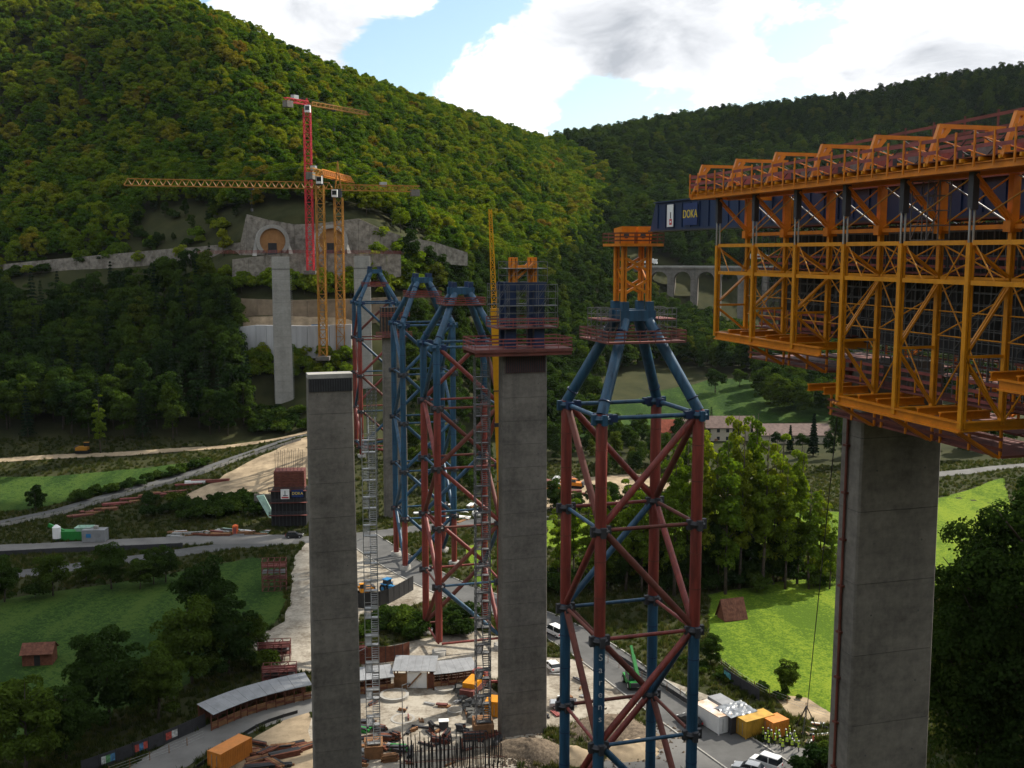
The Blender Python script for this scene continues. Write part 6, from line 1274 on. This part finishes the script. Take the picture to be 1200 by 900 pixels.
# big rough blocks along the excavation left of the middle pier
for i in range(34):
    px = 536 + (i % 4)*5 + (i//4)*2.2; py = 806 + (i//4)*5 + rnd.uniform(-1, 1); p = hit(px, py); s_ = rnd.uniform(.45, .8)
    o = MB().add([(-s_,-s_,0),(s_,-s_*.9,0),(s_*.9,s_,0),(-s_,s_*.9,0),(-s_*.7,-s_*.8,s_*1.5),(s_*.8,-s_*.7,s_*1.4),(s_*.7,s_*.7,s_*1.6),(-s_*.8,s_*.7,s_*1.3)], [(0,3,2,1),(4,5,6,7),(0,1,5,4),(1,2,6,5),(2,3,7,6),(3,0,4,7)]).build('boulder', M['joint'])
    o.location = p; o.rotation_euler = (0, 0, rnd.uniform(0, 3)); tag(o, 'dark rough stone block in the rows left of the middle pier', 'stone', 'dark stone blocks')
# red stair scaffolds
for px, py, w_, h_, lb in ((322, 690, 5, 6.5, 'red scaffold stair at the edge of the dark meadow'), (322, 772, 5.5, 3.2, 'red railed steps beside the round bush'), (328, 800, 5.5, 3.0, 'red railed landing behind the walkway roof'), (420, 775, 3, 3, 'red railed steps right of the left pier')):
    q = hit(px, py); t = thing('stair_scaffold', lb, 'scaffold', q, R(8), 'red stair scaffolds'); scaffold(t, -w_/2, w_/2, -1.5, 1.5, 0, h_, 1.4, 1.1, 'deckred', .13, 'tube_frame', (h_*.4, h_*.8))
    railing(t, (-w_/2, -1.5, h_*.8), (w_/2, -1.5, h_*.8), 1.2, 'rail'); MB().box(-w_/2, w_/2, -1.4, 1.4, h_*.6, h_*.6+.1).build('landing', M['roof_g'], t)
t = thing('concrete_pump', 'red and yellow machine half hidden behind the stair tower', 'machine', hit(556, 812), R(70)); MB().box(-3.5, 3.5, -1.2, 1.2, .8, 1.8).build('chassis', M['deckred'], t); MB().box(-2.5, 1.5, -1.1, 1.1, 1.8, 2.6).build('body', M['yellow'], t); MB().box(2.0, 3.6, -1.2, 1.2, 1.0, 3.0).build('cab', M['rail'], t); MB().box(3.5, 3.66, -1.0, 1.0, 1.9, 2.8).build('windscreen', M['glass'], t); wheel_set(t, (-2.4, -1.0, 2.6), 1.25, .55)
container('yellow topped cabin tight against the middle pier', hit(578, 836), R(80), 2.6, 2.0, 2.4, 'yellow', 'small_cabin', 'cabin', ribs=False)
# hoist rope under the scaffold, with its tripod
tr = hit(942, 868); t = thing('hoist_rope', 'thin dark rope hanging from the orange scaffold to the ground', 'rope', tr, 0); top_ = P(986, 440, 88); MB().tube((0,0,0), top_ - tr, .05, n=6).build('rope', M['black'], t)
tr = hit(944, 858); t = thing('tripod', 'dark tripod frame standing behind the workers', 'tripod', tr, 0)
for an in (0, 2.1, 4.2): piece('leg', (2.0*math.cos(an), 2.0*math.sin(an), 0), (0, 0, 4.2), .14, M['steel_d'], t)
# ---------------------------------------------------------------- people
def person(label, pos, rz, top, stride, seed, group='workers in hi-vis vests'):
    r_ = random.Random(seed); t = thing('person', label, 'person', pos + Vector((0,0,.06)), rz, group); s = stride; V = []; E = []; RD = []
    def v(x, y, z, r1, p=None, r2=None):
        V.append((x, y, z)); RD.append((r1, r2 or r1)); 
        if p is not None: E.append((p, len(V)-1))
        return len(V)-1
    pel = v(0,0,.95,.16,None,.12); ch = v(.02,0,1.25,.17,pel,.12); sh = v(.02,0,1.43,.13,ch,.1); nk = v(.03,0,1.52,.06,sh); v(.05,0,1.68,.1,nk,.095); v(.04,0,1.76,.07,len(V)-1)
    for q in (-1, 1):
        hp = v(0,q*.1,.9,.105,pel); kn = v(.06+s*q*.18,q*.11,.5,.075,hp); an = v(s*q*.3-.03,q*.11,.09,.05,kn); v(s*q*.3+.13,q*.12,.04,.045,an)
        so = v(.02,q*.2,1.4,.065,sh); el = v(-.03-s*q*.1,q*.26,1.13,.05,so); wr = v(.1-s*q*.16,q*.25,.92,.035,el); pa = v(.13-s*q*.18,q*.25,.85,.036,wr)
        for f in range(4): v(.10-s*q*.2+f*.022,q*.25,.765-.012*abs(f-1.5),.0095,pa)
        v(.17-s*q*.18,q*.215,.82,.01,pa)
    me = bpy.data.meshes.new('body'); me.from_pydata(V, E, []); b_ = mesh_obj('body', me, t); me.materials.append(M['cloth'])
    b_.modifiers.new('skin', 'SKIN'); 
    if not me.skin_vertices: pass
    sv = me.skin_vertices[0].data
    for i, rr in enumerate(RD): sv[i].radius = rr; sv[i].use_root = (i == 0)
    b_.modifiers.new('smooth', 'SUBSURF').levels = 1; b_.modifiers['smooth'].render_levels = 1
    m = MB(); K = 14; rings = ((.80,.205,.15),(.95,.20,.15),(1.1,.19,.145),(1.28,.215,.15),(1.42,.20,.13),(1.48,.12,.09))
    for z, a, c in rings:
        for k in range(K): an = 2*math.pi*k/K; m.v.append((.01 + c*math.cos(an), a*math.sin(an), z))
    for i in range(len(rings)-1):
        for k in range(K): m.f.append((i*K+k, i*K+(k+1) % K, (i+1)*K+(k+1) % K, (i+1)*K+k))
    vs = m.build('vest', M[top], t, True)
    m = MB()
    for i, z in enumerate((.98, 1.12)):
        for k in range(K): an = 2*math.pi*k/K; a2 = 2*math.pi*(k+1)/K; m.add([(.01+.162*math.cos(q_), .212*math.sin(q_), zz) for q_, zz in ((an, z), (a2, z), (a2, z+.05), (an, z+.05))], [(0,1,2,3)])
    m.build('reflective_band', M['silver'], vs)
    m = MB()
    for i in range(6):
        ph = i*math.pi/10
        for k in range(12): an = 2*math.pi*k/12; m.v.append((.05 + .135*math.cos(ph)*math.cos(an), .115*math.cos(ph)*math.sin(an), 1.72 + .125*math.sin(ph)))
    for i in range(5):
        for k in range(12): m.f.append((i*12+k, i*12+(k+1) % 12, (i+1)*12+(k+1) % 12, (i+1)*12+k))
    m.build('helmet', M['white'] if seed % 3 else M['hiviz'], t, True)
    f = MB(); f.box(.10,.155,-.06,.06,1.58,1.71); f.box(.15,.18,-.015,.015,1.63,1.67); fo = f.build('face', M['skin'], t); MB().box(.155,.16,-.045,-.02,1.665,1.68).box(.155,.16,.02,.045,1.665,1.68).box(.155,.16,-.025,.025,1.605,1.612).build('eyes_and_mouth', M['black'], fo)
    return t
pp = [(894,866),(897,872),(900,866),(901,876),(904,869),(908,873),(909,866),(913,869),(914,876),(917,881),(921,868),(922,875),(925,864),(928,879),(931,870),(933,876),(936,882),(926,872)]
for i, (px, py) in enumerate(pp):
    person('person in yellow hi-vis vest and dark trousers in the group on the apron', hit(px, py), R(200) + rnd.uniform(-1.2, 1.2), 'hiviz', rnd.uniform(-.8, .8), i)
person('person in orange hi-vis jacket walking alone right of the group', hit(953, 873), R(185), 'hivizo', .9, 40, None)
q = P(928, 302, 76); 
# ---------------------------------------------------------------- unseen clouds, added and shaped to shade parts of the valley
def cloud(label, cx, cy, cz, rx, ry, th, seed, rot=0):
    # lumpy body, flat below; cx, cy is the ground point its shadow falls on
    k = (cz - 0) / SUN.z; x0, y0 = cx + SUN.x*k, cy + SUN.y*k; r_ = np.random.RandomState(seed); m = MB(); K, n = 48, 14; ph = r_.uniform(0, 6.28, 10)
    for i in range(n + 1):
        f = -1 + 2*i/n; cr_ = math.sqrt(max(0, 1 - f*f))
        for j in range(K):
            an = 2*math.pi*j/K; w_ = 1 + .13*math.sin(2*an+ph[0]) + .10*math.sin(3*an+ph[1]) + .07*math.sin(7*an+ph[2]+f*3) + .05*math.sin(11*an+ph[3])
            m.v.append((rx*cr_*w_*math.cos(an), ry*cr_*w_*math.sin(an), th*f*(1 if f > 0 else .35)*(1+.2*math.sin(5*an+ph[4]))))
    for i in range(n):
        for j in range(K): m.f.append((i*K+j, i*K+(j+1) % K, (i+1)*K+(j+1) % K, (i+1)*K+j))
    o = m.build('cloud', M['cloud'], None, True); o.location = (x0, y0, cz); o.rotation_euler = (0, 0, rot); return tag(o, label, None, None, 'stuff')
M['cloud'] = mat('cloud', (.8, .8, .8), 1.0, .05)
cloud('unseen cloud added to shade the left meadow', -130, 205, 560, 92, 105, 40, 1)
cloud('long unseen cloud added to shade the wood and lower left hill', -284, 431, 600, 135, 40, 30, 5, R(152))
cloud('large unseen cloud added to shade the far right hill', 470, 870, 640, 430, 230, 70, 2)
cloud('unseen cloud added to shade the near piers', 20, 105, 600, 75, 34, 25, 3)

# ---------------------------------------------------------------- air
hzm = bpy.data.materials.new('haze'); hzm.use_nodes = True; hn = hzm.node_tree; hn.nodes.clear()
ho = hn.nodes.new('ShaderNodeOutputMaterial'); hv = hn.nodes.new('ShaderNodeVolumePrincipled'); hv.inputs['Color'].default_value = (.78, .87, 1.0, 1); hv.inputs['Density'].default_value = .000015; hv.inputs['Anisotropy'].default_value = .2
hn.links.new(hv.outputs[0], ho.inputs['Volume'])
tag(MB().box(-1500, 1600, -400, 2000, -1.5, float(gz.max()) + 45).build('haze', hzm), 'thin blue air filling the valley', None, None, 'stuff')
print('HAZE TOP', float(gz.max()) + 45)
